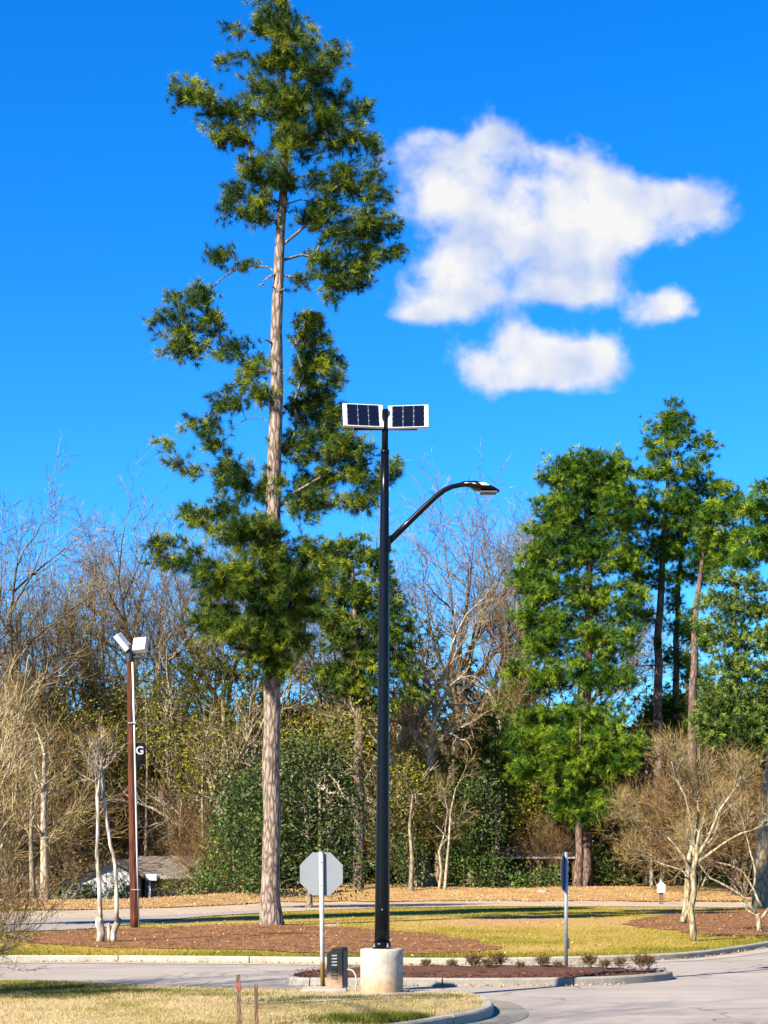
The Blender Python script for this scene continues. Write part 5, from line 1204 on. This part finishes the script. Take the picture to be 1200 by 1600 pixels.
# ------------------------------------------------------------------ stop signs
def octagon(name, r, th, mat, parent, z, y0):
    ap = [Vector((r * math.sin(math.radians(22.5 + 45 * k)), y0, z + r * math.cos(math.radians(22.5 + 45 * k)))) for k in range(8)]
    mb = MB(); mb.prism(ap, (0, th, 0)); return mb.build(name, mat, parent)
def stop_sign(label, px, base_py, Y, top_py, cz_py, r, rz, lean, post_mat, zb, back='alu'):
    x = wx(px, Y); root = empty('stop_sign', (x, Y, zb), label, 'road sign', 'stop signs', rz)
    zt = wz(top_py, Y) - zb; cz = wz(cz_py, Y) - zb
    mb = MB(); mb.tube([(0, 0, -.1), (lean * .5, 0, zt * .5), (lean, 0, zt)], .038, 14); p = mb.build('post', M[post_mat], root, True)
    mb = MB(); mb.lathe((lean, 0, zt - .005), [(.040, 0), (.040, .015), (.02, .028)], 12); mb.build('post_cap', M['galv'], p)
    pl = octagon('sign_plate', r, .004, M[back], root, cz, .041); pl.location = (lean, 0, 0)
    fr = octagon('sign_face', r - .004, .0015, M['stop_red'], pl, cz, .0455)
    for dz in (-.18, .2):
        mb = MB(); mb.lathe((0, 0, 0), [(.011, 0), (.011, .010), (.006, .012)], 6); o = mb.build('bolt', M['galv'], pl); o.location = (0, -.038, cz + dz); o.rotation_euler = (math.radians(90), 0, 0)
    return root
stop_sign('stop sign seen from behind, plain grey octagon near the lamp footing', 504.5, 1541, 28.75, 1332, 1365.5, .388, math.radians(-3), -.03, 'post_mud', .15)
s2 = stop_sign('stop sign seen almost edge on, in the planted median', 884.5, 1509, 34.0, 1333, 1363, .385, math.radians(74), .0, 'galv', .17, 'alu_dark')
zc = wz(1474, 34.0) - .17
mb = MB(); mb.box((.0, -.045, zc), (.05, .03, .22)); mb.build('reflector_box', M['black_box'], s2, bevel=.006)

# ------------------------------------------------------------------ wooden pole with floodlights and a banner
PY = gp(210, 1449, .14)[1]; PX_ = wx(210, PY); pz = gzs(PX_, PY)
wp = empty('utility_pole', (PX_, PY, pz - .05), 'reddish brown wooden pole carrying two white floodlights', 'pole')
def pp(px, py, dy=0): return Vector((wx(px, PY) - PX_, dy, wz(py, PY) - pz + .05))
P = [pp(211, 1452), pp(208.5, 1330), pp(205.5, 1160), pp(202.5, 1012)]
mb = MB(); mb.tube([P[0]] + [P[i].lerp(P[i + 1], k / 6) for i in range(3) for k in range(1, 7)], [.152 - .045 * i / 18 for i in range(19)], 14); mb.build('pole', M['wood_pole'], wp, True)
mb = MB(); mb.tube([pp(216.2, 1451, -.06), pp(214, 1330, -.06), pp(210.6, 1160, -.06), pp(207.2, 1035, -.06)], .036, 8); cond = mb.build('conduit', M['pvc'], wp, True)
for py in (1390, 1130):
    c = pp(0, py); xx = np.interp(py, [1012, 1160, 1330, 1452], [202.5, 205.5, 208.5, 211]); c = pp(xx + 2.5, py)
    mb = MB(); mb.box(c, (.26, .30, .03)); mb.build('strap', M['galv'], wp)
mb = MB(); mb.tube([pp(202.5, 1034), pp(202.2, 1008)], .125, 10); mb.build('pole_top_bracket', M['black_box'], wp)
mb = MB(); mb.tube([pp(190, 1020), pp(203, 1027), pp(219, 1027)], .045, 8); mb.build('cross_arm', M['black_box'], wp)
def flood(px, py, size, rx, ry, rz):
    c = pp(px, py); R_ = (Matrix.Rotation(rz, 3, 'Z') @ Matrix.Rotation(ry, 3, 'Y') @ Matrix.Rotation(rx, 3, 'X'))
    mb = MB(); mb.box(c, size, rot=R_, taper=.94); f = mb.build('floodlight', M['white'], wp, bevel=.015)
    mb = MB(); mb.box(c - R_ @ Vector((0, 0, size[2] * .5 + .012)), (size[0] * .9, size[1] * .9, .02), rot=R_); mb.build('lens', M['glass'], f)
    mb = MB(); mb.tube([c - R_ @ Vector((0, size[1] * .3, size[2] * .2)), c - R_ @ Vector((0, 0, size[2])) , pp(203 + (px - 203) * .6, 1026)], .022, 6); mb.build('yoke', M['alu_dark'], f)
flood(192.5, 1003, (.62, .50, .16), math.radians(25), math.radians(50), math.radians(12))
flood(219, 1008, (.46, .50, .20), math.radians(62), math.radians(-4), math.radians(-14))
# hanging banner with its letter
by = PY - .05
bn = empty('banner', (wx(219, by), by, wz(1178, by)), 'small black banner with a white letter G on the wooden pole', 'banner')
mb = MB(); nb = 10; W2, H2 = .165, .36
vs = []
for i in range(nb + 1):
    v = i / nb
    for j in range(5):
        u = j / 4; vs.append((-W2 + 2 * W2 * u + .012 * math.sin(v * 5), .02 * math.sin(u * 5 + v * 3), H2 - 2 * H2 * v))
fs = [(i * 5 + j, i * 5 + j + 1, (i + 1) * 5 + j + 1, (i + 1) * 5 + j) for i in range(nb) for j in range(4)]
mb.add(vs, fs); o = mb.build('cloth', M['banner'], bn); sd = o.modifiers.new('thick', 'SOLIDIFY'); sd.thickness = .006
for zz_ in (H2, -H2):
    mb = MB(); mb.tube([(-.26, 0, zz_), (.18, 0, zz_)], .014, 8); mb.build('banner_rod', M['black_box'], bn)
cu_ = bpy.data.curves.new('letter', 'FONT'); cu_.body = 'G'; cu_.size = .36; cu_.align_x = 'CENTER'; cu_.align_y = 'CENTER'; cu_.extrude = .004; cu_.offset = .010
tmp = bpy.data.objects.new('letter_source', cu_); COL.objects.link(tmp); bpy.context.view_layer.update()
dg = bpy.context.evaluated_depsgraph_get(); lm = bpy.data.meshes.new_from_object(tmp.evaluated_get(dg)); bpy.data.objects.remove(tmp)
lm.materials.clear(); lm.materials.append(M['letter']); lo = link('letter', lm, bn); lo.location = (-.01, -.035, .10); lo.rotation_euler = (math.radians(90), 0, 0)

# ------------------------------------------------------------------ stakes, lantern post, rock
def stake(label, px, top_py, Y, w, lean, tape, mat):
    x = wx(px, Y); zb = near_z(x, Y).item() if hasattr(near_z(x, Y), 'item') else float(near_z(x, Y)); h = wz(top_py, Y) - zb
    root = empty('wooden_stake', (x, Y, zb), label, 'stake', 'stakes in the near lawn', random.uniform(-.3, .3))
    mb = MB(); c = [(-w / 2, -.012), (w / 2, -.012), (w / 2, .014), (-w / 2, .014)]
    vs = [(a + lean * z / h, b, z) for z in (-.15, h * .5, h - .012, h) for a, b in c]
    vs[-1] = (vs[-1][0], vs[-1][1], h - .008)
    mb.add(vs, [(4 * i + j, 4 * i + (j + 1) % 4, 4 * i + 4 + (j + 1) % 4, 4 * i + 4 + j) for i in range(3) for j in range(4)] + [(12, 13, 14, 15), (3, 2, 1, 0)]); mb.build('shaft', M[mat], root)
    if tape:
        mb = MB(); mb.box((lean * .8, .001, h - .13), (w + .014, .042, .05)); mb.box((lean * .8 + .012, -.022, h - .17), (.02, .006, .07)); mb.build('tape', M['tape'], root)
stake('taller weathered wooden stake wound with faded red tape', 374.5, 1523, 21.8, .052, -.02, True, 'stake')
stake('shorter grey brown wooden stake, without bright tape', 401, 1538, 21.9, .044, -.01, False, 'post_wood')
MY = gp(1033, 1413, .14)[1]; mx0 = wx(1033, MY)
lan = empty('lantern_post', (mx0, MY, gzs(mx0, MY)), 'small white pointed box on a brown wooden post by the far track', 'post')
mb = MB(); mb.box((0, 0, .30), (.19, .19, .62)); mb.build('post', M['post_wood'], lan, bevel=.01)
mb = MB(); mb.box((0, 0, .79), (.36, .36, .36)); bxo = mb.build('box', M['white'], lan, bevel=.01)
mb = MB(); a = .22; mb.add([(-a, -a, .97), (a, -a, .97), (a, a, .97), (-a, a, .97), (0, 0, 1.20)], [(3, 2, 1, 0), (0, 1, 4), (1, 2, 4), (2, 3, 4), (3, 0, 4)]); mb.build('roof', M['white'], lan)
mb = MB(); mb.tube([(0, 0, 1.18), (0, 0, 1.27)], [.02, .008], 6); mb.build('finial', M['white'], lan)
def rock(label, px, py, sx, sy, sz):
    x, y = gp(px, py, .14); rr = random.Random(int(px)); mb = MB()
    prof = []; vs = []; nseg = 12
    for i, (r, z) in enumerate([(1, -.2), (1.02, .2), (.9, .6), (.6, .92), (.1, 1)]):
        for k in range(nseg):
            a = 6.283 * k / nseg; q = r * (1 + .22 * mnoise.noise(Vector((math.cos(a) * 1.5 + px, math.sin(a) * 1.5, z))))
            vs.append((sx * q * math.cos(a), sy * q * math.sin(a), sz * z))
    mb.add(vs, [(i * nseg + k, i * nseg + (k + 1) % nseg, (i + 1) * nseg + (k + 1) % nseg, (i + 1) * nseg + k) for i in range(4) for k in range(nseg)] + [tuple(range(4 * nseg, 5 * nseg))])
    o = mb.build('rock', M['rock']); o.location = (x, y, gzs(x, y)); tag(o, label, 'rock')
rock('flat pale rock lying on the bank left of the edge-on sign', 848, 1406.5, .36, .3, .2)
rock('small pale stone on the pine straw right of the tall pine trunk', 520, 1447, .3, .25, .08)

# median plants
D1 = bare_mesh(811, .42, .16, .006, [3, 3], ratio=.7, ang=(.3, .9), wig=.2, tw=3, twl=.08, stems=7, stem_ang=.7, bark='bare_bark', twig='twig_red', w=.010, minr=.0035, first=.2)
rng = np.random.default_rng(41)
P = np.array([list(v.co) for v in D1[0].vertices]); P = P[rng.integers(0, len(P), 260)]; P = P[P[:, 2] > .08]
lf = fast_mesh('leaves', leaf_quads(P, unit(rng.normal(0, 1, P.shape)), .06, .03, rng), 4, M['leaf_rust'], rng.beta(1.2, 5, len(P)))
ORD = 'first second third fourth fifth sixth seventh eighth ninth tenth eleventh twelfth thirteenth'.split()
for i, (px, y, s) in enumerate([(665, 33.3, .75), (706, 33.0, .8), (741, 33.2, 1.2), (762, 33.0, .9), (778, 33.4, 1.25), (812, 32.6, .7), (848, 33.3, 1.1), (872, 32.8, .7), (921, 33.4, 1.15), (945, 32.9, .8), (968, 33.3, .9), (1000, 33.3, 1.15), (1014, 33.5, 1.0)]):
    r = empty('low_shrub', (wx(px, y), y, .20), 'straggly low shrub in the median mulch, %s from the lamp footing' % ORD[i], 'shrub', 'low shrubs of the median', i * 1.3)
    r.scale = (s * .75, s * .75, s * .62)
    link('stems', D1[0], r); link('twigs', D1[1], r); link('leaves', lf, r)

# ------------------------------------------------------------------ house at the left, carport at the right, chain link fence
HY = 99.0; hx = wx(200, HY); hz_ = -.75
house = empty('house', (hx, HY, hz_), 'low white house with a grey brown shingle roof behind the shrubs', 'house')
def hp(px, py, dy=0): return Vector((wx(px, HY) - hx, dy, wz(py, HY) - hz_))
def X_(px): return wx(px, HY) - hx
def Zh(py): return wz(py, HY) - hz_
# gable wing facing the road
gl, gr, ap_ = X_(98), X_(216), X_(176); e = Zh(1372); a = Zh(1347)
mb = MB(); mb.prism([Vector((gl, 0, 0)), Vector((gr, 0, 0)), Vector((gr, 0, e + .25)), Vector((ap_, 0, a)), Vector((gl, 0, e - .25))], (0, 7, 0)); mb.build('gable_wall', M['house_wall'], house)
mb = MB()
for (x0, z0, x1, z1) in ((gl - .4, e - .47, ap_, a + .02), (ap_, a + .02, gr + .35, e + .05)):
    mb.add([(x0, -.35, z0), (x1, -.35, z1), (x1, 7.2, z1), (x0, 7.2, z0), (x0, -.35, z0 + .14), (x1, -.35, z1 + .14), (x1, 7.2, z1 + .14), (x0, 7.2, z0 + .14)], [(0, 1, 5, 4), (4, 5, 6, 7), (0, 4, 7, 3), (1, 2, 6, 5), (3, 2, 1, 0), (2, 3, 7, 6)])
mb.build('gable_roof', M['shingle'], house)
# side wing
wl, wr = X_(215), X_(318); ez = Zh(1367.5)
mb = MB(); mb.box(((wl + wr) / 2 + .1, 3.4, ez / 2), (wr - wl - .3, 4.4, ez)); mb.build('wing_wall', M['house_grey'], house)
mb = MB(); rl, rr_ = X_(196), X_(326); rz_ = Zh(1337)
mb.add([(rl, .2, ez - .05), (rr_, .2, ez - .05), (X_(300), 3.4, rz_), (X_(205), 3.4, rz_), (rr_, 7, ez), (rl, 7, ez), (rl, .2, ez - .2), (rr_, .2, ez - .2)], [(0, 1, 2, 3), (3, 2, 4, 5), (1, 4, 2), (0, 3, 5), (6, 7, 1, 0)])
mb.build('wing_roof', M['shingle'], house)
mb = MB(); mb.box(((rl + rr_) / 2, .17, ez - .13), (rr_ - rl, .05, .17)); mb.build('fascia', M['house_grey'], house)
mb = MB(); mb.box((X_(236.5), .05, ez - .12), (.62, .2, .36)); mb.build('eave_box', M['white'], house, bevel=.01)
mb = MB(); mb.box((X_(232.5), .4, ez / 2 - .15), (.11, .11, ez - .3)); mb.build('porch_post', M['white'], house)
for (px0, px1, py0, py1) in ((128, 146, 1380, 1396), (192, 205, 1381, 1396)):
    mb = MB(); mb.box(((X_(px0) + X_(px1)) / 2, -.02, (Zh(py0) + Zh(py1)) / 2), (X_(px1) - X_(px0), .05, Zh(py0) - Zh(py1))); w = mb.build('window', M['white'], house)
    mb = MB(); mb.box(((X_(px0) + X_(px1)) / 2, -.035, (Zh(py0) + Zh(py1)) / 2), (X_(px1) - X_(px0) - .14, .06, Zh(py0) - Zh(py1) - .14)); mb.build('pane', M['glass'], w)
# carport
KY_ = 104.5; kx = wx(845, KY_); kz = gzs(kx, KY_)
car = empty('carport', (kx, KY_, kz), 'low carport with a white roof edge and wooden posts behind the shrubs', 'carport')
def K(px): return wx(px, KY_) - kx
def KZ(py): return wz(py, KY_) - kz
mb = MB(); mb.add([(K(770), 0, KZ(1337)), (K(905), 0, KZ(1337)), (K(895), 4, KZ(1312)), (K(778), 4, KZ(1312)), (K(770), 8, KZ(1337)), (K(905), 8, KZ(1337))], [(0, 1, 2, 3), (3, 2, 5, 4), (0, 3, 4), (1, 5, 2)]); mb.build('roof', M['roof_red'], car)
mb = MB(); mb.box(((K(770) + K(905)) / 2, -.04, KZ(1340)), (K(905) - K(770), .06, .12)); mb.build('fascia', M['kerb'], car)
mb = MB(); mb.box(((K(775) + K(900)) / 2, 6, KZ(1365)), (K(900) - K(775), .2, 2.1)); mb.build('back_wall', M['house_grey'], car)
for px, w in ((829, .10), (834.5, .10), (842, .28), (868, .09), (786, .1), (896, .1)):
    mb = MB(); mb.box((K(px), .15, KZ(1341) / 2), (w, w, KZ(1341))); mb.build('post', M['post_wood'], car)
mb = MB(); mb.box(((K(815) + K(862)) / 2, .1, KZ(1358)), (K(862) - K(815), .06, .07)); mb.build('rail', M['post_wood'], car)
# fence
FY = 93.5; fx0 = wx(246, FY); fz = gzs(fx0, FY)
fen = empty('chain_link_fence', (fx0, FY, fz), 'galvanised chain link fence by the yellow green bush', 'fence')
xs = [0, .16, 2.4, 4.8]
for x in xs:
    mb = MB(); mb.tube([(x, 0, -.1), (x, 0, 1.05 if x < .1 else .98)], .035, 8); mb.build('post', M['galv'], fen)
mb = MB(); mb.tube([(0.16, 0, .96), (4.8, 0, .96)], .025, 6); mb.build('top_rail', M['galv'], fen)
mb = MB()
for i in range(52):
    for sgn in (1, -1):
        x = .16 + i * .09; x2 = x + sgn * .9
        if .16 <= x2 <= 4.8: mb.tube([(x, .01 * sgn, .04), (x2, .01 * sgn, .94)], .006, 3, cap=False)
o = mb.build('wire_mesh', M['galv'], fen); o['kind'] = 'stuff'

if False: print(sum(len(p.vertices) - 2 for me in bpy.data.meshes for p in me.polygons))
